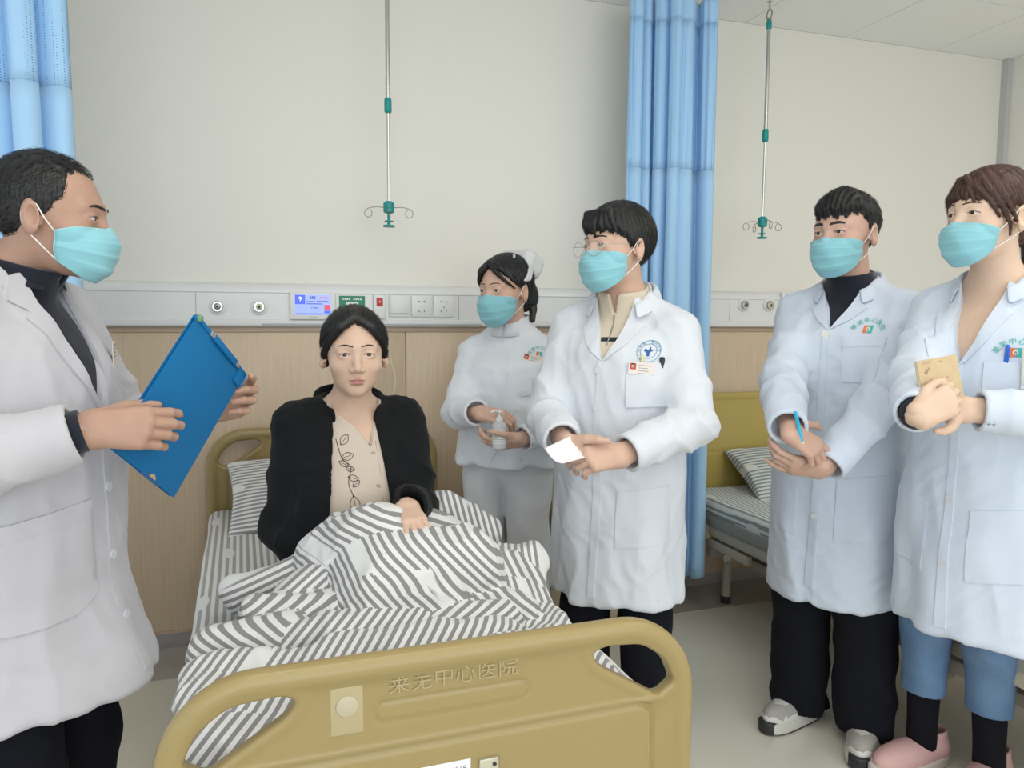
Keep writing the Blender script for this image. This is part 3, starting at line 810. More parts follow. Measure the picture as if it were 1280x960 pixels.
_SC = {}
def smooth_sec(sec):
    """resample the torso rings so that the outline runs on without kinks"""
    k = tuple(map(tuple, sec))
    if k not in _SC:
        S = np.array(sec, float); z = np.linspace(S[0, 0], S[-1, 0], 90); dz = z[1]-z[0]
        n = max(1, int(.055/dz)); g = np.exp(-np.linspace(-2, 2, 2*n+1)**2); g /= g.sum()
        out = [z]
        for c in range(1, 5):
            v = np.interp(z, S[:, 0], S[:, c]); p = np.r_[2*v[0]-v[n:0:-1], v, 2*v[-1]-v[-2:-n-2:-1]]
            out.append(np.convolve(p, g, 'valid'))
        _SC[k] = np.stack(out, 1).astype(np.float32)
    return _SC[k]
class Fig:
    """one person in local axes: x to the person's right, y to the front, z up, origin on the floor"""
    def __init__(s, key, label, head_px, dist, ang, hs=1.0, hoff=(0, 0), hang=None, hpitch=0., hroll=0., base_z=0.0, wide=1.0, shw=.165):
        s.key = key; Hw = at(*head_px, dist); s.phi = rad(ang)-pi/2
        s.R = rotz(s.phi); b = Hw-s.R@A(hoff[0], hoff[1], 0); s.base = A(b[0], b[1], 0)
        s.Hc = s.loc(Hw); s.hs = hs; s.H = Hw[2]+.117*hs; s.wide = wide
        s.Rh = rotz(rad((hang if hang is not None else ang)-ang))@rotx(rad(hpitch))@roty(rad(hroll))
        s.zN = Hw[2]-.160*hs; s.zS = Hw[2]-.236*hs
        s.sh = {'R': A(shw*wide, -.012, s.zS), 'L': A(-shw*wide, -.012, s.zS)}
        s.hands = {}; s.elb = {}; s.label = label; s.kids = []
    def loc(s, p): return s.R.T@(np.asarray(p, float)-s.base) if hasattr(s, 'base') else None
    def dirl(s, r, u, f): return s.R.T@(_r*r+_u*u+_f*f)
    def px(s, x, y, d): return s.loc(at(x, y, d))
    def head(s, P): return head_sdf(((P-s.Hc.astype(np.float32))@s.Rh.astype(np.float32)/s.hs).astype(np.float32))*s.hs
    def hp(s, q): return s.Hc+s.Rh@(np.asarray(q, float)*s.hs)
    def hand(s, side, W, d, n, curls, hint, l1=None, l2=None, **k):
        h = Hand(W, d, n, side, curls, **k); E = elbow(s.sh[side], W, l1 or .172*s.H, l2 or .150*s.H, hint)
        h.fore(E); s.hands[side] = h; s.elb[side] = E; return h
    def torso(s, P, sec, off=0.0):
        z = P[:, 2]; S = smooth_sec(sec)
        cx, cy, a, b = (np.interp(z, S[:, 0], S[:, k]) for k in (1, 2, 3, 4))
        u = P[:, 0]-cx; v = P[:, 1]-cy
        k0 = np.sqrt((u/a)**2+(v/b)**2)+1e-6; k1 = np.sqrt((u/a**2)**2+(v/b**2)**2)+1e-6
        d = k0*(k0-1)/k1
        d = smax(d*.92, np.maximum(z-S[-1, 0], S[0, 0]-z), .02)
        return d+off
    def neck(s, P):
        a = s.hp((0, -.022, -.055)); b = A(0, -.022, s.zN-.03)
        return cone(P, a, b, .051*s.hs, .060*s.hs*min(1.05, s.wide))
    def traps(s, P, r=.045):
        d = None
        for k in 'LR':
            e = cone(P, (0, -.028, s.zN+.005), s.sh[k]+A(0, 0, .012), r*1.15, r*.95); d = e if d is None else smin(d, e, .02)
        return d

def build_body(s, sec, skin, legs, chest=.05):
    """one continuous figure: head and neck fine, hands fine, covered parts coarse"""
    def full(P):
        d = s.torso(P, sec, .020); d = smin(d, s.traps(P, .034), .04)
        d = smin(d, s.neck(P), .03); d = smin(d, s.head(P), .018)
        return d
    def rest(P):
        d = smin(s.torso(P, sec, .030), s.traps(P, .028), .04)
        for k in s.hands:
            d = smin(d, cone(P, s.sh[k], s.elb[k], .040, .034), .03); d = smin(d, cone(P, s.elb[k], s.hands[k].W, .034, .024), .02)
        for hip, kn, an in legs:
            d = smin(d, cone(P, hip, kn, .062, .045), .03); d = smin(d, cone(P, kn, an, .045, .034), .02)
        return d
    zc = s.zN-chest
    lo = np.minimum(s.Hc-.17, (-.16, -.14, zc)); hi = np.maximum(s.Hc+.16, (.16, .17, zc)); lo[2] = zc
    parts = [mesh_sdf(full, lo, hi, .0032)]
    for h in s.hands.values():
        l, u = h.box(); parts.append(mesh_sdf(h.sdf, l, u, .0029))
    pts = [A(*p[:3]) for p in legs[0]]+[A(*p[:3]) for p in legs[1]]+list(s.elb.values())+list(s.sh.values())
    l = np.min(pts, 0)-.16; u = np.max(pts, 0)+.16; l[2] = max(l[2], .05); u[2] = zc+.03
    parts.append(mesh_sdf(rest, l, u, .020))
    V, F = join_vf(parts)
    o = mesh_obj('person', V, F, skin); o.location = s.base; o.rotation_euler = (0, 0, s.phi)
    meta(o, s.label, 'person'); s.obj = o; s.bvh_head = bvh_of(*parts[0])
    s.nailm = mat('nail', tuple(min(1, c*k) for c, k in zip(skin.node_tree.nodes['Principled BSDF'].inputs['Base Color'].default_value[:3], (1.18, 1.12, 1.12))), .3)
    for k, h in s.hands.items():
        parts_ = []
        for e, v, up, sd, r in h.nails:
            c = e+up*r*.62-v*.001; V2 = []; F2 = []
            for i in range(5):
                for j in range(5):
                    a = (i/4-.5)*2; b = (j/4-.5)*2
                    V2.append(c+v*b*.0055+sd*a*r*.72*(1-.15*b*b)+up*(.0012-.35*r*a*a-.0008*b*b))
            for i in range(4):
                for j in range(4): F2.append((i*5+j, i*5+j+1, i*5+j+6, i*5+j+5))
            parts_.append((V2, F2))
        mesh_obj('fingernails', *merge(parts_), s.nailm, o)
    return o

def sphere_vf(c, r, R, nu=16, nv=10, vmax=pi):
    V = []; F = []
    for i in range(nv+1):
        t = vmax*i/nv
        for k in range(nu):
            a = 2*pi*k/nu; V.append(np.asarray(c)+R@A(r*sin(t)*cos(a), r*cos(t), r*sin(t)*sin(a)))
    for i in range(nv):
        for k in range(nu):
            k2 = (k+1) % nu; F.append((i*nu+k, i*nu+k2, (i+1)*nu+k2, (i+1)*nu+k))
    return V, F
def face_bits(s, gaze=(0, 0), brow=.0042, browz=.021, brow_m=None, lips=False):
    G = s.Rh@rotz(rad(gaze[0]))@rotx(rad(gaze[1]))
    for sx in (-1, 1):
        c = s.hp((sx*.032, .0722, -.0008))
        e = mesh_obj('eye', *sphere_vf(c, .0142*s.hs, G, vmax=1.5), M['eyewhite'], s.obj)
        mesh_obj('iris', *sphere_vf(c, .0146*s.hs, G, nv=5, vmax=.40), M['iris'], e)
        V = []; n = 12
        for i in range(n+1):
            t = i/n; xx = sx*(.011+.037*t); zz = browz+.006*sin(pi*t*.8)-.003*t; hh = brow*(1-abs(t-.35)**1.6*1.1)
            V += [(xx, zz-hh*.5), (xx, zz+hh*.5)]
        # the brow follows the forehead
        X = s.Rh@A(1., 0, 0); Z = s.Rh@A(0, 0, 1.); D = -(s.Rh@A(0, 1., 0))
        pr = project_vf([(v[0]*s.hs, v[1]*s.hs) for v in V], None, s.bvh_head, s.Hc, X, Z, D, .0012)
        F = [(2*i, 2*i+2, 2*i+3, 2*i+1) for i in range(n)]
        b = mesh_obj('eyebrow', pr, F, brow_m or M['hair'], s.obj); md = b.modifiers.new('t', 'SOLIDIFY'); md.thickness = .0022; md.offset = 0
    # lash line
        V = []
        for i in range(13):
            t = i/12*2-1; xx = .032+t*.0152; zz = -.0005-.05*(t*.015)+.0040*(1-t*t)+.0003
            V.append((sx*xx*s.hs, zz*s.hs))
        pr = project_vf(V, None, s.bvh_head, s.Hc, X, Z, D, .0004)
        tube('eyelashes', pr, [.0004+.0006*sin(pi*i/12) for i in range(13)], M['hair'], s.obj, 5)
    if lips:
        X = s.Rh@A(1., 0, 0); Z = s.Rh@A(0, 0, 1.); D = -(s.Rh@A(0, 1., 0))
        up = [(-.021, -.0694), (-.012, -.0655), (-.004, -.0632), (0, -.0642), (.004, -.0632), (.012, -.0655), (.021, -.0694), (.010, -.0706), (0, -.0704), (-.010, -.0706)]
        dn = [(-.019, -.0710), (-.010, -.0722), (0, -.0720), (.010, -.0722), (.019, -.0710), (.011, -.0795), (0, -.0822), (-.011, -.0795)]
        for pl in (up, dn):
            patch_obj('lip', [(a*s.hs, b*s.hs) for a, b in pl[::-1]], s.bvh_head, s.Hc, X, Z, D, .0006, M['lip'], s.obj, cell=.004, base=.0003)

# ------------------------------------------------------------------ surgical mask
def mask(s, top=-.012, fwd=0.0, wide=1.0, drop=0.0):
    nu, nv = 40, 44; P = np.zeros((nv+1, nu+1, 3))
    for i in range(nv+1):
        v = i/nv
        yc = np.interp(v, [0, .18, .38, .6, .8, 1], [.098, .119, .121, .115, .106, .080])
        zc = np.interp(v, [0, .18, .38, .6, .8, 1], [top, -.034, -.056, -.082, -.108, -.130-drop])
        xs = np.interp(v, [0, .5, 1], [.066, .0705, .058])*wide; ys = np.interp(v, [0, .35, .7, 1], [.028, .026, .024, .026])+fwd; zs = np.interp(v, [0, 1], [top-.014, -.088])
        pl = 0
        for c in (.27, .50, .72):
            t = (v-c)/.05; pl += .0042*np.exp(-max(t, 0)**1.2*.9)*(1/(1+math.exp(-t*16)))
        for j in range(nu+1):
            u = j/nu*2-1; a = abs(u)
            ph = a*pi/2; x = xs*np.sign(u)*sin(ph)**.92; cc = cos(ph)**.85 if a < 1 else 0
            y = ys+(yc-ys)*cc; z = zs+(zc-zs)*cos(ph)**.8 if a < 1 else zs
            side = 1-a**6
            y += pl*side*.8; z += 0
            P[i, j] = (x, y+.0015*sin(u*9+v*7)*side, z-pl*.3*side)
    Q = P.reshape(-1, 3).astype(np.float32)
    for _ in range(3):                                  # keep clear of the face
        d = head_sdf(Q); e = .002
        g = np.stack([head_sdf(Q+np.array(k, np.float32)*e)-d for k in ((1, 0, 0), (0, 1, 0), (0, 0, 1))], 1)/e
        g /= np.maximum(np.linalg.norm(g, axis=1), .3)[:, None]
        Q = Q+g*np.clip(.0035-d, 0, .02)[:, None]
    W = [s.hp(q) for q in Q]
    n1 = nu+1; F = [(i*n1+j, i*n1+j+1, (i+1)*n1+j+1, (i+1)*n1+j) for i in range(nv) for j in range(nu)]
    o = mesh_obj('face_mask', W, F, M['mask'], s.obj); md = o.modifiers.new('t', 'SOLIDIFY'); md.thickness = .0016; md.offset = 0
    o['label'] = 'pale cyan pleated surgical mask'
    # welded edge band along the top and the sides
    G = np.array(W).reshape(nv+1, nu+1, 3); fr = s.Rh@A(0, 1, 0)
    edge = [G[i, 0] for i in range(nv, -1, -1)]+[G[0, j] for j in range(1, nu+1)]+[G[i, nu] for i in range(1, nv+1)]
    tube('mask_edge', [p+fr*.0006 for p in edge], .0013, M['maskedge'], o, 6)
    for sx in (-1, 1):
        ear = s.hp((sx*.086, -.020, .010)); ear2 = s.hp((sx*.086, -.022, -.034))
        j = nu if sx > 0 else 0
        a = G[1, j]; b = G[nv-1, j]
        out = s.Rh@A(sx*.004, 0, 0)
        tube('ear_loop', curve_pts([a, (a*.5+s.hp((sx*.0865, -.002, .012))*.5)+out*1.2, s.hp((sx*.0865, -.004, .014)), s.hp((sx*.085, -.022, .004)), s.hp((sx*.084, -.026, -.014)),
              s.hp((sx*.084, -.018, -.036)), (b*.5+s.hp((sx*.084, -.012, -.040))*.5)+out*1.5, b], 40), .0013, M['loop'], o, 6)
    return o

# ------------------------------------------------------------------ hair
def hair(s, line, thick, m, locks=(), seed=1, name='hair', fr=70, edge=.020, h=.0036, extra=None, rough=.0016, back=None):
    """line: [(azimuth deg, lowest z)], thick: [(azimuth deg, thickness)] round the head, 0 = front, + = right"""
    la = np.array(sorted(line)); ta = np.array(sorted(thick))
    def fn(P):
        q = ((P-s.Hc.astype(np.float32))@s.Rh.astype(np.float32)/s.hs).astype(np.float32)
        c0 = smin(ell(q, (0, -.015, .030), (.0765, .096, .088)), ell(q, (0, .022, -.005), (.066, .068, .080)), .03)
        if back is not None: c0 = smin(c0, ell(q, *back), .02)
        az = np.degrees(np.arctan2(q[:, 0], q[:, 1]+.012)); zl = np.interp(az, la[:, 0], la[:, 1]); t = np.interp(az, ta[:, 0], ta[:, 1])
        st = np.sin(np.radians(az)*fr+2.2*np.sin(q[:, 2]*38+az*.05+seed)+seed)+.6*np.sin(np.radians(az)*fr*2.3+1.7*np.sin(q[:, 2]*55)+seed*2)
        top = sstep(.055, .10, q[:, 2])
        stt = np.sin(q[:, 0]*430+2*np.sin(q[:, 1]*40+seed)); st = st*(1-top)+stt*top
        r = q[:, 2]-zl-.004*np.sin(np.radians(az)*21+seed)-.002*np.sin(np.radians(az)*53)
        th = t*sstep(-.004, edge, r)*(1+.08*wob(q, seed, 30))-.008*(1-sstep(-.010, .0, r))+rough*st*sstep(0, .01, r)
        d = (c0-th)*.8
        if extra is not None: d = extra(q, d)
        for lk in locks:
            pts, r0, r1 = lk; e = None; k = len(pts)-1
            for i in range(k):
                a = cone(q, pts[i], pts[i+1], r0+(r1-r0)*i/k, r0+(r1-r0)*(i+1)/k); e = a if e is None else np.minimum(e, a)
            d = smin(d, e+.0006*np.sin(q[:, 0]*700+q[:, 1]*500), .004)
        return d*s.hs
    lo = s.Hc-.21; hi = s.Hc+.19
    V, F = mesh_sdf(fn, lo, hi, h, margin=2.2)
    o = mesh_obj(name, V, F, m, s.obj); return o, V, F
def strands(s, V, F, m, n, length, flow, seed, lift=.0015, width=.0007, sel=None, name='loose_hair'):
    """fine hair ribbons combed along a flow field over the hair surface"""
    rg = np.random.RandomState(seed); bv = bvh_of(V, F); q = (V-s.Hc)@s.Rh/s.hs
    idx = np.nonzero(sel(q))[0] if sel is not None else np.arange(len(V))
    idx = rg.choice(idx, n); Vv = []; Ff = []
    for i in idx:
        p = Vector(V[i]); L = length*rg.uniform(.5, 1.2); k = 5; pts = []
        l_ = lift*rg.uniform(.3, 1.6)
        for t in range(k+1):
            hit, no, _, _ = bv.find_nearest(p)
            if hit is None: break
            pts.append((hit+no*(l_+.0012*t*rg.uniform(0, 1)), no))
            qq = s.Rh.T@(np.array(hit)-s.Hc)/s.hs; fl = Vector(s.Rh@np.asarray(flow(qq), float))
            fl = fl-no*fl.dot(no); fl.normalize(); fl = fl+Vector(rg.normal(size=3)*.12); p = hit+fl*(L/k)
        for t, (c, no) in enumerate(pts):
            tg = (pts[min(t+1, len(pts)-1)][0]-pts[max(t-1, 0)][0]); sd = tg.cross(no)
            if sd.length < 1e-9: sd = Vector((1, 0, 0))
            sd.normalize(); w_ = width*(1-(t/k)**2*.85); Vv += [c-sd*w_, c+sd*w_]
        b = len(Vv)-2*len(pts)
        Ff += [(b+2*t, b+2*t+1, b+2*t+3, b+2*t+2) for t in range(len(pts)-1)]
    o = mesh_obj(name, Vv, Ff, m, s.obj); o['kind'] = 'stuff'; return o

# ------------------------------------------------------------------ clothes
def std_sections(s, hem, chest=1.0, hip=1.0, belly=1.0, lean=0.0):
    H = s.H; w_ = s.wide; hx, hy = s.Hc[0], s.Hc[1]
    zS = s.zS; zw = .60*H
    L = [(hem, .212*hip, .168*hip, .0), (.43*H, .206*hip, .160*hip, .0), (.50*H, .202*hip, .152*hip, .0), (.60*H, .192*belly, .142*belly, .008), (.69*H, .195*chest, .142*chest, .010),
         (.755*H, .193*chest, .132*chest, .004), (zS-.01, .172, .104, -.010), (zS+.03, .118, .082, -.018), (s.zN+.012, .074, .070, -.022), (s.zN+.04, .066, .066, -.022)]
    return [(z, 0, cy, a*w_, b*min(w_, 1.05)) for z, a, b, cy in L if z >= hem-1e-6]

def build_coat(s, name, sec, m, hem, V=None, sleeve=(.066, .060, .047), seed=1, cuff=.012, h=.0068, fold=.05, vslit=None, stand=None, hem_front=None, label=None, wr=1.0, arm_k=.012, neckr=.078):
    """garment with sleeves, open hem and cuffs, front opening V = [(z, x_left, x_right)]"""
    cuts = {}
    for k, hd in s.hands.items():
        u = nrm(hd.W-s.elb[k]); cuts[k] = (hd.W-u*cuff, u)
    zt = s.zN+.035
    def tor(P, off=0.0):
        z = P[:, 2]; th = np.arctan2(P[:, 0], P[:, 1])
        d = s.torso(P, sec, off)
        low = sstep(.62*s.H, hem, z)
        f = np.sin(th*5+seed+1.2*np.sin(z*6+seed))*.6+np.sin(th*9+2.1*seed+1.5*np.sin(z*4))*.4
        return d-f*fold*.16*low
    def crs(a): return 1-2*np.abs(np.sin(a*.5))**.8
    def fn(P, raw=False):
        z = P[:, 2]
        d = smin(tor(P), s.traps(P), .035)
        n0 = .0034*wr*wob(P, seed, 20)+.0046*wr*ridge(P*np.array([1, 1, .45], np.float32), seed+3, 32, 1.1)+.0020*wr*ridge(P, seed+5, 70, 1.2)
        d = d-n0*.7; dt = d
        for k in s.hands:
            S, E, (C, u) = s.sh[k], s.elb[k], cuts[k]
            up = cone(P, S+A(0, 0, -.004), E, sleeve[0], sleeve[1])
            ln = max(np.linalg.norm(E-S), 1e-3); t = ((P-S.astype(np.float32))@((E-S)/ln).astype(np.float32))
            t2 = ((P-E.astype(np.float32))@u.astype(np.float32))
            side = P@nrm(np.cross(E-S, u+A(.01, .02, .03))).astype(np.float32)
            up = up-.0052*wr*crs(t*52+side*30+1.3*np.sin(side*30+seed)+seed)*sstep(.04, .16, t)-n0*.7
            fo = cone(P, E, C+u*.03, sleeve[1], sleeve[2])
            fo = fo-.0055*wr*crs(t2*60+side*34+1.6*np.sin(side*25+seed)+seed*2)*sstep(.22, .06, t2)-n0*.6*sstep(0, -.06, (P-C.astype(np.float32))@u.astype(np.float32))
            pl = ((P-C.astype(np.float32))@u.astype(np.float32))
            fo = smax(fo, pl, .004)
            fo = smax(fo, -cone(P, C-u*.025, C+u*.05, sleeve[2]-.009, sleeve[2]-.008), .003)
            d = smin(d, up, .045)
            if not raw: d = smin(d, fo, arm_k)
        if raw: return d
        # neck hole
        d = smax(d, -cone(P, (0, -.024, s.zN-.03), s.hp((0, -.02, -.06)), neckr*.93, neckr*1.05), .006)
        d = smax(d, z-(zt+.25*np.clip(-P[:, 1]-.02, -.06, .06)), .008)
        if V is not None:
            va = np.array(V); xl = np.interp(z, va[:, 0], va[:, 1]); xr = np.interp(z, va[:, 0], va[:, 2])
            v = np.maximum(np.maximum(xl-P[:, 0], P[:, 0]-xr), np.maximum(va[0, 0]-z, -.02-P[:, 1]))
            d = smax(d, -v, .004)
        hz = hem+(.0 if hem_front is None else hem_front*P[:, 1])+.003*np.sin(np.arctan2(P[:, 0], P[:, 1])*3+seed)
        d = smax(d, hz-z, .005)
        cav = np.maximum(dt+.012, z-(hem+.10)); d = smax(d, -cav, .002)
        if vslit is not None:
            xs_, zt_ = vslit; d = smax(d, -np.maximum(np.maximum(np.abs(P[:, 0]-xs_-(zt_-z)*.03)-.0035, z-zt_), .0-P[:, 1]), .003)
        return d
    S = np.array(sec); pts = [c[0] for c in cuts.values()]+list(s.elb.values())+list(s.sh.values())
    lo = np.minimum(np.min(pts, 0)-.10, (-S[:, 3].max()-.05, -S[:, 4].max()-.05, hem-.03)); hi = np.maximum(np.max(pts, 0)+.10, (S[:, 3].max()+.05, S[:, 4].max()+.06, zt+.06))
    lo[2] = min(lo[2], hem-.03)
    Vv, F = mesh_sdf(fn, lo, hi, h)
    o = mesh_obj(name, Vv, F, m, s.obj)
    if label: o['label'] = label
    s.coat = o; s.bvh_coat = bvh_of(*mesh_sdf(lambda P: fn(P, True), lo, hi, .009)); s.cuts = cuts
    return o
X_, Z_, D_ = A(1, 0, 0), A(0, 0, 1), A(0, -1, 0)
def cpatch(s, name, poly, m, thick=.003, parent=None, cell=.012, base=.001, bvh=None):
    poly = list(poly); ar = sum(poly[i-1][0]*poly[i][1]-poly[i][0]*poly[i-1][1] for i in range(len(poly)))
    if ar < 0: poly = poly[::-1]
    return patch_obj(name, poly, bvh or s.bvh_coat, (0, 0, 0), X_, Z_, D_, thick, m, parent or s.coat, cell, base)
def lapels(s, m, zV, tx=.082, tz=-.052, x0=.058, vx=.004, top=-.004, wide=.0):
    zt = s.zN+tz
    for sx in (1, -1):
        cpatch(s, 'lapel', [(sx*x0, s.zN+top), (sx*(x0+.022), s.zN+top-.010), (sx*(tx+.006), zt+.022), (sx*(tx-.016), zt+.004), (sx*tx, zt-.010), (sx*(tx*.55+vx*.45+.006), (zt-.010)*.45+zV*.55), (sx*(vx+.012), zV+.006), (sx*vx*.2, zV-.004), (sx*(vx+.026), zV+.055)], m, .005)
def cbutton(s, x, z, r=.0095, m=None):
    hit = project_vf([(x, z)], None, s.bvh_coat, (0, 0, 0), X_, Z_, D_, .006)[0]
    return lathe('button', [(r, 0), (r, .0025), (r*.8, .0035), (r*.3, .0028)], m or M['button'], s.coat, 14, Matrix.Translation(hit) @ Matrix.Rotation(rad(90), 4, 'X'))
def collar(s, m, z0, back=.040, spread=.10, drop=.07, r=.078, fall=.034, parent=None, name='collar', gap=.45, lift=.0, yoff=-.024):
    """turned-down collar: stands up at the back of the neck and falls outward"""
    n = 36; rows = []
    for i in range(n+1):
        a = -pi+gap+(2*pi-2*gap)*i/n          # from front-left round the back to front-right
        th = a+pi                               # 0 = front
        bk = .5-.5*cos(th)                      # 0 front .. 1 back
        e = r*(1.0+.12*(1-bk)); cx = e*sin(th)*1.02; cy = yoff+e*cos(th)*(1.05)
        zz = z0-drop*(1-bk)**1.5+lift*bk
        o = nrm(A(sin(th), cos(th), 0))
        c = A(cx, cy, zz)
        f = fall*(1+.25*(1-bk))
        rows.append([c+A(0, 0, -.012), c+A(0, 0, back*.55)-o*.003, c+A(0, 0, back)-o*.004, c+A(0, 0, back+.003)+o*.003, c+A(0, 0, back*.75)+o*.012, c+A(0, 0, back-f*1.0)+o*.022])
    V = [p for rw in rows for p in rw]; k = 6
    F = [(i*k+j, i*k+j+1, (i+1)*k+j+1, (i+1)*k+j) for i in range(n) for j in range(k-1)]
    o = mesh_obj(name, V, F, m, parent or s.coat); md = o.modifiers.new('t', 'SOLIDIFY'); md.thickness = .003; md.offset = 0
    md = o.modifiers.new('s', 'SUBSURF'); md.levels = md.render_levels = 1
    return o
def shirt(s, name, sec, m, z0, off=.0115, neckz=None, neckr=.066, tilt=.0, h=.006, cut=None, vneck=None, label=None):
    zt = neckz if neckz is not None else s.zN+.05
    def fn(P):
        z = P[:, 2]
        d = smin(s.torso(P, sec, off), s.traps(P, .036), .03)
        nk = cone(P, (0, -.024, s.zN-.05), s.hp((0, -.024, -.06)), neckr*1.04, neckr)
        d = smin(d, nk, .02); d = smax(d, z-(zt-tilt*(P[:, 1]+.02)), .004)
        d = smax(d, -cone(P, (0, -.024, s.zN-.02), s.hp((0, -.024, -.05)), neckr-.006, neckr-.007), .002) if True else d
        if vneck is not None:
            va = np.array(vneck); w_ = np.interp(z, va[:, 0], va[:, 1]); c_ = np.interp(z, va[:, 0], va[:, 2])
            v = np.maximum(np.abs(P[:, 0]-c_)-w_, np.maximum(va[0, 0]-z, -.03-P[:, 1])); d = smax(d, -v, .003)
        d = smax(d, z0-z, .004)
        return d-.0016*wob(P, 5, 30)
    o = sdf_obj(name, fn, (-.26, -.2, z0-.02), (.26, .24, zt+.06), h, m, s.obj)
    if label: o['label'] = label
    return o
def trousers(s, name, m, legs, zw, r=(.088, .066, .058), cutz=.05, seed=1, cuts=None, h=.0095):
    objs = []
    def fn(P):
        d = None
        for hip, kn, an in legs:
            e = smin(cone(P, hip, kn, r[0], r[1]), cone(P, kn, A(*an)-A(0, 0, .02), r[1], r[2]), .03)
            d = e if d is None else np.minimum(d, e)
        z = P[:, 2]
        pel = ell(P, (0, 0, zw-.06), (.165*s.wide, .115, .13)); d = smin(d, pel, .04)
        d = d-.0045*wob(P, seed, 18)-.0035*ridge(P, seed+2, 24)*(1+sstep(.35, .1, z))
        d = smax(d, z-zw, .01); d = smax(d, cutz-z, .004)
        for hip, kn, an in legs: d = smax(d, -cone(P, A(*an)+A(0, 0, .10), A(*an)-A(0, 0, .05), r[2]-.010, r[2]-.008), .003)
        return d
    return sdf_obj(name, fn, (-.30, -.26, cutz-.02), (.30, .30, zw+.03), h, m, s.obj)
def std_legs(s, dx=.085, fy=(0, 0)):
    H = s.H; out = []
    for k, sx in enumerate((1, -1)):
        out.append((A(sx*dx, 0, .50*H), A(sx*dx*1.05, .02+fy[k]*.5, .27*H), A(sx*dx*1.1, -.02+fy[k], .07)))
    return out
def shoes(s, legs, mu, ms, turn=(8, 8), name='shoe', style=None):
    for k, (hip, kn, an) in enumerate(legs):
        sg = -1 if k == 0 else 1; Rz = rotz(sg*rad(turn[k]))
        def L(P): return ((P-np.array([an[0], an[1], 0], np.float32))@Rz.astype(np.float32))
        def sole_w(y): return np.interp(y, [-.10, -.06, 0, .09, .15, .19], [.030, .036, .037, .046, .040, .020])
        def up(P):
            q = L(P); y = q[:, 1]; z = q[:, 2]
            d = cone(q, (0, -.055, .050), (0, .13, .040), .040, .034)
            d = smin(d, ell(q, (0, .055, .048), (.046, .125, .043)), .02)
            d = smin(d, cone(q, (0, -.055, .06), (0, -.045, .105), .038, .040), .02)
            d = smax(d, -cone(q, (0, -.045, .08), (0, -.04, .16), .030, .034), .006)
            d = smax(d, z-.108+.12*np.clip(y, -.05, .0), .005)
            return smax(d, .024-z, .004)
        def so(P):
            q = L(P); y = q[:, 1]; z = q[:, 2]; rise = .012*sstep(.10, .20, y)
            w_ = np.sqrt(np.maximum(1-((y-.045)/.148)**4, 0))*.047
            d = np.maximum(np.abs(q[:, 0])-w_, np.abs(y-.045)-.147)
            return smax(d*.8, np.abs(z-.018-rise*.6)-.018, .008)
        lo = A(an[0]-.2, an[1]-.2, -.01); hi = A(an[0]+.2, an[1]+.26, .14)
        hs_ = .004 if style else .0065
        V, F = mesh_sdf(up, lo, hi, hs_); u = mesh_obj(name, V, F, mu, s.obj)
        V, F = mesh_sdf(so, lo, hi, hs_); mesh_obj('sole', V, F, ms, u)
        if style:
            bv = bvh_of(*mesh_sdf(up, lo, hi, .005))
            Fd = Rz@A(0, 1, 0); Rd = Rz@A(1, 0, 0); org = A(an[0], an[1], 0)
            grey, black, white = style
            # toe cap, lace stays and laces laid on the upper, from above
            ov = [(-.040, .135), (-.044, .085), (-.050, .02), (-.046, -.07), (-.030, -.10), (-.026, -.07), (-.030, .0), (-.028, .06), (-.024, .11), (0, .135), (.024, .11), (.028, .06), (.030, .0), (.026, -.07), (.030, -.10), (.046, -.07), (.050, .02), (.044, .085), (.040, .135), (.022, .18), (0, .188), (-.022, .18)]
            patch_obj('overlay', ov, bv, org, Rd, Fd, (0, 0, -1), .0025, grey, u, cell=.006)
            for t in range(4):
                yy = .012+t*.022
                patch_obj('lace', [(-.024, yy), (-.024, yy+.007), (.024, yy+.010), (.024, yy+.003)][::-1], bv, org, Rd, Fd, (0, 0, -1), .004, white, u, cell=.008)
            tb = mesh_sdf(lambda P: np.maximum(so(P)-.0015, np.maximum(np.abs(L(P)[:, 1]-.175)-.030, np.abs(L(P)[:, 0])-.030)), lo, hi, .004)
            mesh_obj('toe_guard', *tb, black, u)
            tb = mesh_sdf(lambda P: np.maximum(so(P)-.0008, L(P)[:, 2]-.008), lo, hi, .004)
            mesh_obj('outsole', *tb, black, u)
# ------------------------------------------------------------------ the cast
TEALP = mat('emblem_teal', (.06, .42, .36), .7); ORANGE = mat('emblem_orange', (.68, .20, .08), .7)
NAVYP = mat('emblem_navy', (.02, .10, .30), .7); BLUEP = mat('emblem_blue', (.07, .25, .42), .7)
def proj_txt(s, name, ch, size, cx, cz, rot, m, off=.0016):
    V, F = text_vf(ch, size); c, n = cos(rot), sin(rot)
    V2 = [(v[0]*c-v[1]*n+cx, v[0]*n+v[1]*c+cz) for v in V]
    return decal_obj(name, V2, F, s.bvh_coat, (0, 0, 0), X_, Z_, D_, off, m, s.coat)
def ring_vf(r0, r1, a0=0, a1=2*pi, n=28):
    V = []; F = []
    for i in range(n+1):
        a = a0+(a1-a0)*i/n; V += [(r0*cos(a), r0*sin(a)), (r1*cos(a), r1*sin(a))]
    F = [(2*i, 2*i+1, 2*i+3, 2*i+2) for i in range(n)]; return V, F
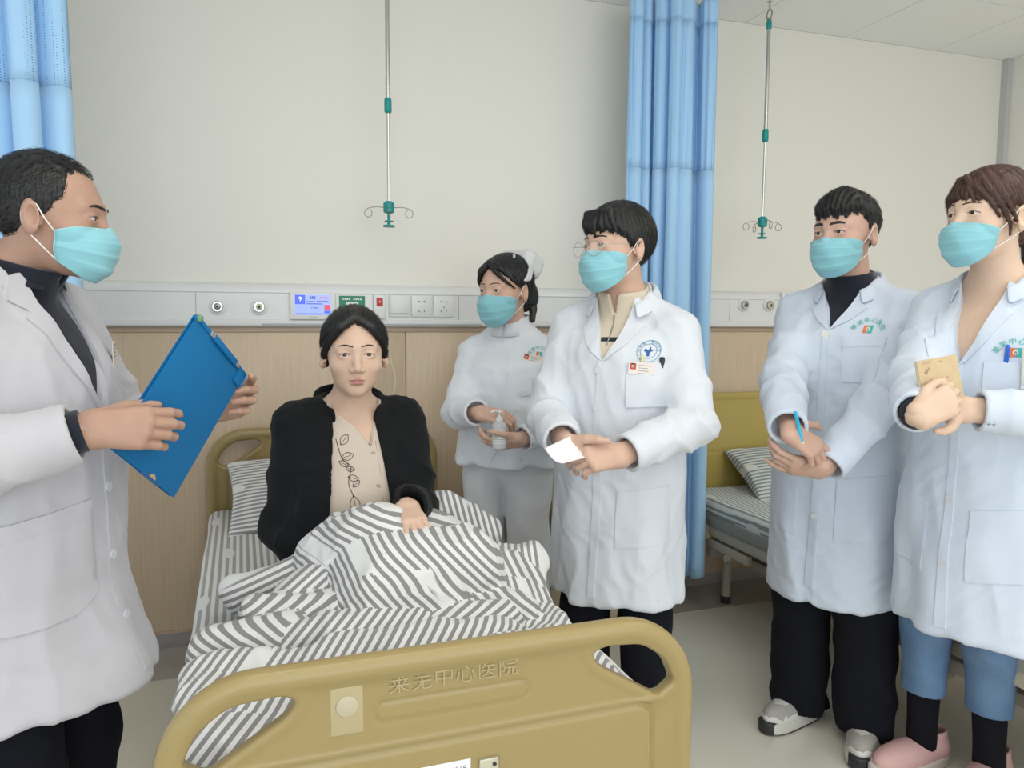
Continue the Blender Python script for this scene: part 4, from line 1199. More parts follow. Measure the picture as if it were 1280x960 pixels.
# seen from the front the person's +x lies to the left of the picture, so flat prints run along -x
def fdecal(s, name, V, F, cx, cz, m, off, rot=0.0):
    c, n = cos(rot), sin(rot); V2 = [(-(v[0]*c-v[1]*n)+cx, v[0]*n+v[1]*c+cz) for v in V]
    return decal_obj(name, V2, F, s.bvh_coat, (0, 0, 0), X_, Z_, D_, off, m, s.coat)
def emblem(s, cx, cz, r=.040, size=.0165, tilt=0.0):
    """arched green hospital name over a small orange and teal square"""
    for i, ch in enumerate('莱芜中心医院'):
        a = rad(62-i*24.8); V, F = text_vf(ch, size)
        rot = a*1.0; px_, pz_ = -r*sin(a), r*cos(a)-.020
        c, n = cos(rot), sin(rot); V2 = [(v[0]*c-v[1]*n+px_, v[0]*n+v[1]*c+pz_) for v in V]
        fdecal(s, 'emblem_letter', V2, F, cx, cz, TEALP, .0018, tilt)
    q = []
    for x0, m_ in ((-.0115, ORANGE), (.0005, TEALP)):
        V = [(x0, -.017), (x0+.011, -.017), (x0+.011, .005), (x0, .005)]; fdecal(s, 'emblem_square', V, [(0, 1, 2, 3)], cx, cz, m_, .0016, tilt)
    V, F = ring_vf(.0030, .0052); fdecal(s, 'emblem_ring', [(a, b-.006) for a, b in V], F, cx, cz, M['paper'], .0026, tilt)
def badge(s, cx, cz, w_=.070, h_=.038, tilt=0.0, photo=(.50, .07, .06)):
    """plastic name card with a portrait and printed lines, clipped to the pocket"""
    hit = project_vf([(cx, cz)], None, s.bvh_coat, (0, 0, 0), X_, Z_, D_, .007)[0]
    hl = project_vf([(cx-w_*.45, cz), (cx+w_*.45, cz)], None, s.bvh_coat, (0, 0, 0), X_, Z_, D_, .007)
    ax = nrm(A(*(hl[0]-hl[1]))); up = nrm(A(0, 0, 1)-ax*ax[2]); c, n = cos(tilt), sin(tilt); ax, up = ax*c+up*n, up*c-ax*n; no = np.cross(ax, up)
    Mx = Matrix(((ax[0], up[0], no[0], hit[0]), (ax[1], up[1], no[1], hit[1]), (ax[2], up[2], no[2], hit[2]), (0, 0, 0, 1)))
    bm = bmesh.new(); box(bm, (-w_/2, -h_/2, -.001), (w_/2, h_/2, .001), .0007, 1, Mx)
    o = bm_obj('name_badge', bm, mat('badge_card', (.72, .66, .60), .35), s.coat); o['label'] = 'white name badge with a small portrait'
    def fl(nm, x0, x1, y0, y1, m_, d=.0013):
        bm = bmesh.new(); box(bm, (x0, y0, .001), (x1, y1, d), 0, 1, Mx); return bm_obj(nm, bm, m_, s.coat)
    P_ = mat('portrait_red', photo, .5); fl('badge_portrait', -w_/2+.004, -w_/2+.021, -.004, h_/2-.004, P_)
    fl('portrait_face', -w_/2+.009, -w_/2+.016, .001, .010, SK['NU'], .0015); fl('portrait_hair', -w_/2+.008, -w_/2+.017, .009, .013, M['hair'], .0016)
    for i, L in enumerate((.036, .028, .030, .026)):
        fl('badge_line', -w_/2+.026, -w_/2+.026+L, h_/2-.009-i*.0075, h_/2-.0075-i*.0075, mat('badge_ink', (.30, .24, .22), .6), .0012)
    return o, Mx

# ============ young doctor with short hair
s = Fig('YD', 'person in white doctor coat over a navy turtleneck, hands crossed, holding a blue pen', (1056, 291), 2.30, 208, hs=1.02, hoff=(0, .045), hang=198, hpitch=-3, wide=1.0)
sec = std_sections(s, .46, 1.04, 1.02, 1.06)
cd = s.dirl
h1 = s.hand('R', s.px(985, 538, 2.00), cd(.78, -.55, .05), cd(.30, .50, -.80), [(.25, .35, .2), (.55, .75, .4), (.65, .9, .5), (.7, .9, .5)], A(.7, -.6, -.4), thumb=((.55, .8, .1), (.75, .6, -.1), (.85, .4, -.3)))
h2 = s.hand('L', s.px(1030, 586, 2.05), cd(-.92, .12, -.02), cd(.0, -.70, -.70), [(.35, .5, .3), (.5, .7, .4), (.55, .8, .4), (.3, .3, .2)], A(-.8, -.5, -.5), thumb=((.6, .7, -.2), (.8, .4, -.3), (.9, .1, -.3)))
legs = std_legs(s, .095, (.0, .0)); build_body(s, sec, SK['YD'], legs); face_bits(s, (0, 0), .0078, .0215)
mask(s, -.019)
_, hv, hf = hair(s, [(-180, -.075), (-120, -.062), (-98, -.02), (-84, -.012), (-74, .020), (-62, .046), (-45, .054), (-20, .043), (0, .046), (20, .043), (45, .054), (62, .046), (74, .020), (84, -.012), (98, -.02), (120, -.062), (180, -.075)],
     [(-180, .009), (-110, .007), (-80, .005), (-55, .013), (0, .018), (55, .013), (80, .005), (110, .007), (180, .009)], M['hair'], seed=3, edge=.030, rough=.0022, fr=46)
strands(s, hv, hf, M['hair'], 1400, .035, lambda q: (q[0]*2, .06+q[1], -.05-abs(q[1])), 5, .002, sel=lambda q: q[:, 2] > .03)
zV = s.px(1016, 411, 2.1)[2]
V = [(zV, -.004, .004), (zV+.06, -.034, .030), (s.zN-.01, -.062, .060), (s.zN+.10, -.085, .085)]
build_coat(s, 'white_coat', sec, M['coatblue'], .46, V, (.058, .064, .050), seed=4, hem_front=-.05)
shirt(s, 'turtleneck', sec, M['navy'], .95*s.zS-.2, neckz=s.zN+.052, tilt=.25, label='dark navy turtleneck')
collar(s, M['coatblue'], s.zN+.018, back=.036, drop=.075, r=.079, gap=.62)
lapels(s, M['coatblue'], zV)
cpatch(s, 'placket', [(-.004, zV), (.012, zV), (.018, .86), (.030, .52), (.004, .52), (-.008, .86)], M['coatblue'], .0025)
cbutton(s, .006, zV-.018, .0125, mat('pale_button', (.78, .76, .72), .3))
for z in (1.02, .88, .74): cbutton(s, .008, z)
ep = s.px(1074, 409, 2.16); emblem(s, ep[0], ep[2])
cpatch(s, 'chest_pocket', [(ep[0]+.055, ep[2]-.035), (ep[0]-.055, ep[2]-.030), (ep[0]-.055, ep[2]-.155), (ep[0]+.050, ep[2]-.16)], M['coatblue'], .002)
cpatch(s, 'pocket_flap', [(ep[0]+.055, ep[2]-.035), (ep[0]-.055, ep[2]-.030), (ep[0]-.055, ep[2]-.052), (ep[0]+.055, ep[2]-.057)], M['coatblue'], .004)
cpatch(s, 'side_pocket', [(-.05, .86), (-.19, .88), (-.19, .69), (-.05, .67)], M['coatblue'], .0025)
cpatch(s, 'side_pocket', [(.07, .86), (.19, .88), (.19, .69), (.07, .67)], M['coatblue'], .0025)
trousers(s, 'trousers', M['blackwool'], legs, .98, (.098, .092, .090), .045, seed=3)
SG = mat('sneaker_mesh', (.62, .61, .57), .7); GREY = mat('sneaker_grey', (.36, .34, .31), .8); SOLE = mat('sneaker_sole', (.60, .58, .52), .6)
shoes(s, legs, SG, SOLE, (12, 14), 'sneaker', (GREY, M['black'], M['paper']))
YD = s
# the blue pen
pa, pb = s.px(994, 514, 1.975), s.px(1006, 569, 1.985)
def to_world(s, p): return s.base+s.R@np.asarray(p, float)
CY = mat('cyan_pen', (.02, .42, .68), .35)
def pen(label, a, b, m, clip=True, r=.0048):
    a = np.asarray(a); b = np.asarray(b); L = np.linalg.norm(b-a); o = empty('pen', a); meta(o, label, 'pen')
    z = nrm(b-a); x = nrm(np.cross(z, A(.3, .9, .1))); y = np.cross(z, x)
    o.matrix_world = Matrix(((x[0], y[0], z[0], a[0]), (x[1], y[1], z[1], a[1]), (x[2], y[2], z[2], a[2]), (0, 0, 0, 1)))
    lathe('barrel', [(r*.7, 0), (r, .003), (r, L*.70)], m, o, 12)
    lathe('ring', [(r*1.05, L*.70), (r*1.05, L*.76)], M['paper'], o, 12)
    lathe('tip', [(r, L*.76), (r*.95, L*.92), (r*.3, L)], m, o, 12)
    if clip: boxo('clip', (-.0018, r, .006), (.0018, r+.0022, L*.32), m, o, bev=.0007)
    return o
pen('bright blue pen in the hand of the doctor in the navy turtleneck', to_world(s, pa), to_world(s, pb), CY)
# ============ woman doctor at the right edge
s = Fig('WO', 'person in white doctor coat and blue jeans holding a kraft notebook at the right edge', (1236, 271), 1.92, 194, hs=1.0, hoff=(0, .04), hang=178, hpitch=2, wide=.95)
sec = std_sections(s, .52, 1.0, 1.02, .94); cd = s.dirl
s.hand('R', s.px(1146, 522, 1.655), cd(.84, .42, .02), cd(-.25, .10, -.96), [(.75, .8, .4), (.78, .85, .45), (.8, .85, .5), (.8, .9, .5)], A(.7, -.6, -.4), thumb=((.85, .52, -.05), (.95, .12, -.25), (.9, -.1, -.4)), sc=.93)
s.hand('L', s.px(1205, 512, 1.740), cd(-.90, .10, -.05), cd(.0, -.3, .9), [(.5, .6, .4), (.55, .7, .4), (.6, .8, .4), (.6, .8, .4)], A(-.8, -.5, -.4), sc=.93)
legs = [(a+A(.03, -.05, 0), b+A(.07, -.075, 0), c+A(.095, -.09, 0)) for a, b, c in std_legs(s, .076, (.0, -.05))]; build_body(s, sec, SK['WO'], legs, .20); face_bits(s, (-4, 0), .0032, .021, M['hair_brown'])
mask(s, -.024, .014, .95)
lockR = [([(.02, .075, .085), (.055, .072, .045), (.072, .045, .005), (.082, .018, -.045), (.083, .012, -.085)], .010, .0018), ([(.0, .080, .088), (-.04, .080, .055), (-.064, .060, .018), (-.070, .045, -.010)], .010, .003)]
lockL = [([(x0, .062, .088), (x0-.018-.25*x0, .088-abs(x0)*.4, .062), (x0-.034-.5*x0, .086-abs(x0)*.6, .018+.004*i)], .010, .0030) for i, x0 in enumerate((.02, .035, .0, -.015))]
lockL2 = [([(-.02, .06, .095), (-.058, .070, .055), (-.076, .042, .012), (-.082, .022, -.030), (-.080, .016, -.062)], .010, .0022), ([(-.03, .05, .098), (-.066, .056, .058), (-.082, .026, .014), (-.086, .010, -.02)], .011, .003)]
_, hv, hf = hair(s, [(-180, -.085), (-130, -.06), (-105, -.012), (-92, .004), (-80, .018), (-62, .020), (-40, .026), (-15, .034), (15, .030), (40, .020), (62, .006), (80, .004), (92, .004), (105, -.012), (130, -.06), (180, -.085)],
     [(-180, .014), (-90, .011), (-50, .011), (0, .011), (50, .011), (90, .011), (180, .014)], M['hair_brown'], lockR+lockL+lockL2, seed=7, fr=52, rough=.0008,
     back=((0, -.085, -.005), (.045, .045, .055)))
strands(s, hv, hf, M['hair_brown'], 1500, .055, lambda q: (q[0]*1.5, -.05+.9*q[1], -.09), 8, .0005, sel=lambda q: q[:, 2] > -.02)
tube('ponytail', curve_pts([s.hp((0, -.115, -.01)), s.hp((0, -.150, -.03)), s.hp((0, -.155, -.10)), s.hp((0, -.135, -.19))], 16), [.020, .030, .034, .036, .036, .035, .034, .032, .030, .028, .026, .022, .018, .014, .010, .007, .004][:17], M['hair_brown'], s.obj, 12)
tube('hair_tie', [s.hp(A(.022*cos(t), -.125, -.018+.022*sin(t))) for t in np.linspace(0, 2*pi, 16, endpoint=False)], .009, M['black'], s.obj, 8, closed=True)
zV = s.px(1190, 458, 1.77)[2]
V = [(zV, -.004, .004), (zV+.09, -.040, .036), (s.zN-.01, -.066, .064), (s.zN+.10, -.085, .085)]
build_coat(s, 'white_coat', sec, M['coatblue'], .52, V, (.054, .058, .046), seed=8, hem_front=-.05, cuff=.030)
collar(s, M['coatblue'], s.zN+.014, back=.034, drop=.08, r=.080, gap=.66)
lapels(s, M['coatblue'], zV, .086, -.070)
cpatch(s, 'placket', [(-.010, zV), (.010, zV), (.010, .86), (.012, .55), (-.014, .55), (-.010, .86)], M['coatblue'], .0025)
for z in (zV-.02, zV-.18, .88, .72): cbutton(s, .0, z)
ep = s.px(1256, 438, 1.79); emblem(s, ep[0], ep[2])
cpatch(s, 'chest_pocket', [(ep[0]+.055, ep[2]-.030), (ep[0]-.055, ep[2]-.026), (ep[0]-.055, ep[2]-.15), (ep[0]+.052, ep[2]-.155)], M['coatblue'], .0045)
cpatch(s, 'pocket_flap', [(ep[0]+.055, ep[2]-.030), (ep[0]-.055, ep[2]-.026), (ep[0]-.055, ep[2]-.048), (ep[0]+.055, ep[2]-.052)], M['coatblue'], .004)
cpatch(s, 'side_pocket', [(-.05, .86), (-.18, .88), (-.18, .70), (-.05, .68)], M['coatblue'], .0025)
cpatch(s, 'side_pocket', [(.06, .86), (.18, .88), (.18, .70), (.06, .68)], M['coatblue'], .0025)
hd = s.hands['R']; u = nrm(hd.W-s.elb['R'])
tube('inner_cuff', [hd.W-u*.07, hd.W-u*.012], [.034, .033], M['navy'], s.obj, 18)
trousers(s, 'jeans', M['denim'], legs, .98, (.082, .062, .052), .25, seed=5, h=.0075)
for k, (hip, kn, an) in enumerate(legs):
    u = (kn-an)/(kn[2]-an[2]); tube('sock', [an+u*.0, an+u*.08, an+u*.17, an+u*.25], [.042, .041, .044, .046], M['blackwool'], s.obj, 18)
shoes(s, legs, mat('pink_sneaker', (.62, .38, .36), .7), mat('pale_sole', (.6, .55, .5), .6), (10, 10), 'sneaker')
hitp = project_vf([(ep[0]+.018, ep[2]-.010)], None, s.bvh_coat, (0, 0, 0), X_, Z_, D_, .009)[0]; hp_ = A(*hitp)
pen('blue pen clipped in the chest pocket of the doctor in jeans', to_world(s, hp_+A(-.006, -.004, .022)), to_world(s, hp_+A(.008, -.018, -.11)), mat('royal_blue', (.02, .12, .60), .3))
pen('pale pen clipped in the chest pocket of the doctor in jeans', to_world(s, hp_+A(-.040, -.008, .012)), to_world(s, hp_+A(-.036, -.022, -.11)), mat('pale_pen', (.66, .68, .62), .3))
# kraft notebook held against the chest
def slab(name, corners, thick, m, label, cat, pages=None):
    """corners: top-left, top-right, bottom-right, bottom-left world points; thickness away from the camera side"""
    c = [np.asarray(k, float) for k in corners]; o = empty(name, sum(c)/4); meta(o, label, cat); ctr = sum(c)/4
    x = nrm(c[1]-c[0]+c[2]-c[3]); y = (c[0]-c[3]+c[1]-c[2]); y = nrm(y-x*np.dot(x, y)); n = np.cross(x, y)
    W = .5*(np.linalg.norm(c[1]-c[0])+np.linalg.norm(c[2]-c[3])); Hh = .5*(np.linalg.norm(c[0]-c[3])+np.linalg.norm(c[1]-c[2]))
    o.matrix_world = Matrix(((x[0], y[0], n[0], ctr[0]), (x[1], y[1], n[1], ctr[1]), (x[2], y[2], n[2], ctr[2]), (0, 0, 0, 1)))
    return o, W, Hh
KR = mat('kraft_card', (.52, .39, .23), .8, noise=(40, (.56, .43, .265), ONE, 4))
nb, W, Hh = slab('notebook', [at(1143, 452, 1.690), at(1193, 444, 1.700), at(1207, 496, 1.700), at(1157, 506, 1.690)], .01, KR, 'kraft brown notebook held by the doctor in jeans', 'notebook')
boxo('front_cover', (-W/2, -Hh/2, 0), (W/2, Hh/2, .0012), KR, nb, bev=.0004)
boxo('pages', (-W/2+.001, -Hh/2+.001, -.0075), (W/2-.001, Hh/2-.001, 0), mat('cream_pages', (.70, .68, .52), .8), nb)
boxo('back_cover', (-W/2, -Hh/2, -.0088), (W/2, Hh/2, -.0075), KR, nb, bev=.0004)
INK = mat('brown_print', (.12, .07, .04), .8)
rg = random.Random(5)
for x_, y_, L_, hh in ((-W*.40, Hh*.40, .024, .0022), (W*.02, Hh*.41, .010, .0016), (-W*.34, Hh*.27, .014, .004), (-W*.36, Hh*.19, .010, .005), (-W*.18, -Hh*.02, .022, .004), (W*.06, .0, .014, .002), (W*.30, -Hh*.40, .012, .004)):
    tube('cover_scribble', [(x_+L_*k/9, y_+rg.uniform(-1, 1)*hh+L_*.2*k/9, .0014) for k in range(10)], .00035, INK, nb, 4)
WO = s

# ============ doctor with glasses
s = Fig('GL', 'person in white doctor coat, beige sweater and wire glasses holding a sheet of paper', (771, 308), 2.20, 224, hs=1.0, hoff=(0, .045), hang=196, hpitch=-2, wide=.99)
s.zN += .018; s.zS -= .008
for k in 'LR': s.sh[k][2] = s.zS
sec = std_sections(s, .50, 1.03, 1.0, 1.04); cd = s.dirl
s.hand('R', s.px(704, 553, 2.01), cd(.86, -.48, -.12), cd(.1, -.75, -.6), [(.35, .45, .3), (.4, .5, .3), (.4, .5, .3), (.4, .5, .3)], A(.7, -.6, -.4), thumb=((.6, .7, .1), (.8, .5, -.1), (.9, .3, -.2)))
s.hand('L', s.px(779, 569, 1.97), cd(-.94, -.10, -.10), cd(.1, .45, -.85), [(.55, .55, .3), (.65, .7, .4), (.7, .8, .4), (.75, .8, .4)], A(-.8, -.6, -.4), thumb=((.75, .6, .05), (.88, .38, -.05), (.95, .18, -.2)))
legs = std_legs(s, .09); build_body(s, sec, SK['GL'], legs); face_bits(s, (-3, -6), .0045, .021)
mask(s, -.016)
fr = [([(x0, .066, .092), (x0*1.25-.004, .098-abs(x0)*.55, .060), (x0*1.35-.010, .099-abs(x0)*.75, .028+.006*(i % 3))], .011, .0022) for i, x0 in enumerate((-.048, -.034, -.02, -.006, .008, .022, .036, .05))]
_, hv, hf = hair(s, [(-180, -.085), (-130, -.075), (-105, -.03), (-92, -.006), (-82, -.018), (-68, .000), (-52, .028), (-30, .038), (0, .038), (30, .038), (52, .028), (68, .000), (82, -.018), (92, -.006), (105, -.03), (130, -.075), (180, -.085)],
     [(-180, .015), (-110, .014), (-85, .010), (-50, .013), (0, .014), (50, .013), (85, .010), (110, .014), (180, .015)], M['hair'], fr, seed=11, fr=44, rough=.0010)
strands(s, hv, hf, M['hair'], 1500, .06, lambda q: (q[0]*1.3, .03+.6*q[1], -.09), 12, .0005, sel=lambda q: q[:, 2] > -.03)
# wire glasses
gl = empty('glasses', (0, 0, 0)); gl.parent = s.obj; gl['label'] = 'thin silver wire glasses'
WIRE = mat('silver_wire', (.55, .52, .50), .25, metal=1.0); LENS = mat('lens_glass', (.9, .95, .95), .05, alpha=.10)
for sx in (-1, 1):
    pts = [s.hp(A(sx*.035+.0245*cos(t)*(1+.06*cos(2*t)), .1175-.006*(1+sx*cos(t))*.6, -.010+.0205*sin(t))) for t in np.linspace(0, 2*pi, 26, endpoint=False)]
    rim_ = tube('rim', pts, .0008, WIRE, gl, 6, closed=True)
    c_ = sum(pts)/len(pts); mesh_obj('lens', [c_]+pts, [(0, i+1, (i+1) % 26+1) for i in range(26)], LENS, gl)
    tube('temple', [s.hp((sx*.061, .111, -.002)), s.hp((sx*.070, .095, .000)), s.hp((sx*.080, .01, .004)), s.hp((sx*.083, -.018, -.004))], .0009, WIRE, gl, 6)
tube('bridge', [s.hp((-.0115, .117, -.006)), s.hp((0, .119, -.001)), s.hp((.0115, .117, -.006))], .0008, WIRE, gl, 6)
zV = s.px(757, 452, 2.05)[2]
V = [(zV, -.004, .004), (zV+.08, -.040, .036), (s.zN-.01, -.070, .066), (s.zN+.10, -.09, .09)]
build_coat(s, 'white_coat', sec, M['coat'], .50, V, (.060, .064, .050), seed=13, hem_front=-.05, wr=1.15)
swt = shirt(s, 'knit_sweater', sec, M['knit'], 1.0, neckz=s.zN+.030, neckr=.070, tilt=.30, label='beige ribbed half-zip sweater', vneck=[(s.zN-.05, .002, 0), (s.zN+.0, .014, 0), (s.zN+.08, .034, 0)])
bvs = BVHTree.FromObject(swt, bpy.context.evaluated_depsgraph_get())
tube('zip', project_vf([(0, s.zN-.055), (0, s.zN-.08), (0, s.zN-.11), (0, s.zN-.14)], None, bvs, (0, 0, 0), X_, Z_, D_, .0008), .0018, M['dsteel'], s.obj, 6)
cpatch(s, 'sweater_stripe', [(-.027, zV+.062), (.025, zV+.062), (.022, zV+.050), (-.024, zV+.050)], M['navy'], .0008, swt, base=.0004, bvh=bvs)
collar(s, M['coat'], s.zN+.012, back=.034, drop=.085, r=.084, gap=.66)
lapels(s, M['coat'], zV, .092, -.075)
cpatch(s, 'placket', [(-.004, zV), (.014, zV), (.020, .86), (.026, .53), (.004, .53), (-.004, .86)], M['coat'], .0025)
for z in (zV-.030, zV-.135, .90, .78): cbutton(s, .010, z, .011)
ep = s.px(802, 440, 2.06)
NVY = NAVYP
for r0, r1 in ((.0285, .0300), (.0190, .0203)):
    V_, F_ = ring_vf(r0, r1); fdecal(s, 'emblem_ring', V_, F_, ep[0], ep[2], BLUEP, .0018)
V_ = [(-.012, .002), (-.004, -.004), (-.003, -.014), (.003, -.014), (.004, -.003), (.016, .005), (.006, .004), (.004, .013), (-.001, .002), (-.008, .008)]
fdecal(s, 'emblem_figure', V_, [tuple(range(10))], ep[0], ep[2], NVY, .0019)
for i, ch in enumerate('山东第一医科大学'):
    a = rad(84-i*24); Vt, Ft = text_vf(ch, .0085); c_, n_ = cos(a), sin(a)
    fdecal(s, 'emblem_letter', [(v[0]*c_-v[1]*n_-.0245*sin(a), v[0]*n_+v[1]*c_+.0245*cos(a)) for v in Vt], Ft, ep[0], ep[2], BLUEP, .0019)
cpatch(s, 'chest_pocket', [(ep[0]+.05, ep[2]-.034), (ep[0]-.06, ep[2]-.030), (ep[0]-.06, ep[2]-.150), (ep[0]+.048, ep[2]-.155)], M['coat'], .0045)
badge(s, ep[0]+.012, ep[2]-.047, .070, .034, -.08)
V_ = [(-.012, .003), (0, .005), (.012, .003), (.010, -.003), (0, -.004), (-.010, -.003)]; fdecal(s, 'ink_stain', V_, [tuple(range(6))], ep[0]+.002, ep[2]-.138, mat('teal_ink', (.02, .35, .48), .7), .0042)
cpatch(s, 'side_pocket', [(-.05, .84), (-.18, .86), (-.18, .70), (-.05, .68)], M['coat'], .0025)
trousers(s, 'trousers', M['blackwool'], legs, .98, (.088, .074, .068), .05, seed=6)
shoes(s, legs, M['black'], M['black'], (10, 10), 'shoe')
hp_ = A(*project_vf([(ep[0]+.012, ep[2]-.030)], None, s.bvh_coat, (0, 0, 0), X_, Z_, D_, .008)[0])
pen('cream pen clipped in the chest pocket of the doctor with glasses', to_world(s, hp_+A(0, -.004, .020)), to_world(s, hp_+A(.004, -.018, -.10)), mat('cream_pen', (.66, .60, .36), .3))
hp_ = A(*project_vf([(ep[0]-.036, ep[2]-.030)], None, s.bvh_coat, (0, 0, 0), X_, Z_, D_, .008)[0])
pen('black pen clipped in the chest pocket of the doctor with glasses', to_world(s, hp_+A(0, -.004, .014)), to_world(s, hp_+A(.002, -.020, -.10)), M['black'], r=.0075)
# folded sheet of paper
po = empty('paper_sheet', at(712, 562, 1.93)); meta(po, 'small white sheet of paper in the hands of the doctor with glasses', 'paper')
c0, c1, c2, c3 = at(681, 560, 1.925), at(717, 543, 1.99), at(738, 570, 1.965), at(703, 579, 1.90)
n = 10; V_ = []; loc0 = np.array(po.location)
for i in range(n+1):
    for j in range(n+1):
        u, v = i/n, j/n; p_ = (c0*(1-u)+c1*u)*(1-v)+(c3*(1-u)+c2*u)*v; V_.append(p_-loc0+A(0, 0, -.010*sin(pi*v)*1.0))
o = mesh_obj('sheet', V_, [(i*(n+1)+j, i*(n+1)+j+1, (i+1)*(n+1)+j+1, (i+1)*(n+1)+j) for i in range(n) for j in range(n)], M['paper'], po)
md = o.modifiers.new('t', 'SOLIDIFY'); md.thickness = .0008
GL = s

# ============ nurse
s = Fig('NU', 'person in white nurse tunic, trousers and cap holding a small pump bottle', (631, 362), 2.84, 230, hs=1.03, hoff=(0, .04), hang=213, hpitch=-4, wide=.93)
s.zN += .012
sec = std_sections(s, .775, 1.02, 1.08, 1.02); cd = s.dirl
s.hand('R', s.px(598, 516, 2.61), cd(.90, -.18, .05), cd(.1, .75, -.6), [(.45, .55, .3), (.5, .6, .3), (.55, .7, .4), (.6, .7, .4)], A(.8, -.6, -.4), thumb=((.7, .6, -.3), (.85, .3, -.4), (.9, .1, -.4)), sc=.93)
s.hand('L', s.px(650, 550, 2.61), cd(-.92, -.15, -.05), cd(.1, -.75, -.6), [(.5, .6, .4), (.55, .7, .4), (.6, .8, .4), (.6, .8, .4)], A(-.8, -.6, -.4), thumb=((.7, .6, .1), (.85, .4, -.1), (.9, .2, -.3)), sc=.93)
legs = std_legs(s, .085); build_body(s, sec, SK['NU'], legs); face_bits(s, (-5, -3), .0026, .021)
mask(s, -.018)
lk = [([(.012, .062, .094), (-.030, .085, .066), (-.060, .066, .030), (-.076, .034, .004)], .011, .0025), ([(.012, .060, .096), (-.040, .068, .075), (-.072, .040, .035), (-.083, .010, .006)], .012, .003),
      ([(.014, .062, .094), (.045, .080, .064), (.066, .062, .030), (.076, .036, -.002)], .011, .0025), ([(.02, .058, .096), (.055, .066, .070), (.075, .040, .030), (.083, .01, .0)], .012, .003),
      ([(-.02, -.115, -.03), (-.045, -.105, -.075), (-.055, -.085, -.115)], .020, .010)]
_, hv, hf = hair(s, [(-180, -.09), (-130, -.07), (-105, -.02), (-92, .002), (-78, .004), (-60, .026), (-40, .052), (-20, .070), (8, .078), (25, .066), (45, .046), (62, .022), (78, .004), (92, .002), (105, -.02), (130, -.07), (180, -.09)],
     [(-180, .014), (-90, .012), (-45, .012), (0, .014), (45, .012), (90, .012), (180, .014)], M['hair'], lk, seed=17, fr=50, rough=.0011, back=((0, -.095, -.03), (.05, .045, .055)))
strands(s, hv, hf, M['hair'], 900, .05, lambda q: (q[0]*1.6, -.04+.3*q[1], -.07), 18, .0005, sel=lambda q: q[:, 2] > .0)
def capfn(P):
    q = ((P-s.Hc.astype(np.float32))@s.Rh.astype(np.float32)/s.hs).astype(np.float32)
    sk = ell(q, (0, -.015, .030), (.0765, .096, .088))
    c = rbox(q@rotx(.62).astype(np.float32), (0, -.024, .122), (.082, .052, .046), .030)
    c = smax(c, -(sk-.014), .004)
    return smin(c, smax(np.abs(sk-.019)-.004, np.abs((q@rotx(.75).astype(np.float32))[:, 1]-.012)-.012, .003)+np.maximum(.03-q[:, 2], 0), .006)-.0012*wob(q, 4, 60)
cp = sdf_obj('nurse_cap', capfn, s.Hc-.2, s.Hc+.24, .0035, mat('cap_white', (.66, .67, .68), .8), s.obj)
cpn = s.hp((-.052, .004, .112)); boxo('hair_clip', tuple(cpn-.004), tuple(cpn+A(.004, .004, .012)), M['steel'], s.obj, bev=.001)
build_coat(s, 'nurse_tunic', sec, M['nurse'], .775, None, (.052, .056, .046), seed=21, neckr=.030, label='white nurse tunic with stand collar')
# stand collar
n = 30; rows = []
for i in range(n+1):
    th = 2*pi*i/n; bk = .5-.5*cos(th); r_ = .072
    c_ = A(r_*sin(th), -.024+r_*1.06*cos(th), s.zN-.010*(1-bk)+.026)
    rows += [c_+A(0, 0, -.036)+.012*A(sin(th), cos(th), 0), c_+.003*A(sin(th), cos(th), 0), c_+A(0, 0, .030+.008*bk)-.003*A(sin(th), cos(th), 0)]
o = mesh_obj('stand_collar', rows, [(i*3+j, i*3+j+1, (i+1)*3+j+1, (i+1)*3+j) for i in range(n) for j in range(2)], M['nurse'], s.coat)
md = o.modifiers.new('t', 'SOLIDIFY'); md.thickness = .004
cpatch(s, 'placket', [(-.022, s.zN-.06), (-.029, s.zN-.06), (-.050, s.zN-.14), (-.050, s.zN-.30), (-.016, s.zN-.44), (.012, .785), (.018, .785), (-.010, s.zN-.44), (-.043, s.zN-.30), (-.043, s.zN-.14)], M['nurse'], .0035, cell=.02)
ep = s.px(661, 443, 2.70); emblem(s, ep[0], ep[2], .040, .016, 0)
cpatch(s, 'chest_pocket', [(ep[0]+.04, ep[2]-.13), (ep[0]-.055, ep[2]-.11), (ep[0]-.055, ep[2]-.135), (ep[0]+.04, ep[2]-.155)], M['nurse'], .004)
badge(s, ep[0]+.020, ep[2]-.022, .068, .036, -.22)
wp_ = A(*project_vf([(ep[0]-.034, ep[2]-.060)], None, s.bvh_coat, (0, 0, 0), X_, Z_, D_, .006)[0])
fw = lathe('fob_watch', [(.0125, 0), (.0125, .004), (.010, .006)], M['steel'], s.coat, 20, Matrix.Translation(wp_) @ Matrix.Rotation(rad(90), 4, 'X'))
lathe('watch_face', [(.0095, .0055), (.0095, .0064)], M['paper'], s.coat, 20, Matrix.Translation(wp_) @ Matrix.Rotation(rad(90), 4, 'X'))
boxo('watch_strap', tuple(wp_+A(-.003, -.001, .010)), tuple(wp_+A(.003, .002, .034)), M['steel'], s.coat, bev=.001)
trousers(s, 'trousers', M['nursepants'], legs, .88, (.094, .080, .074), .05, seed=9)
shoes(s, legs, M['plastic'], M['paper'], (10, 10), 'shoe')
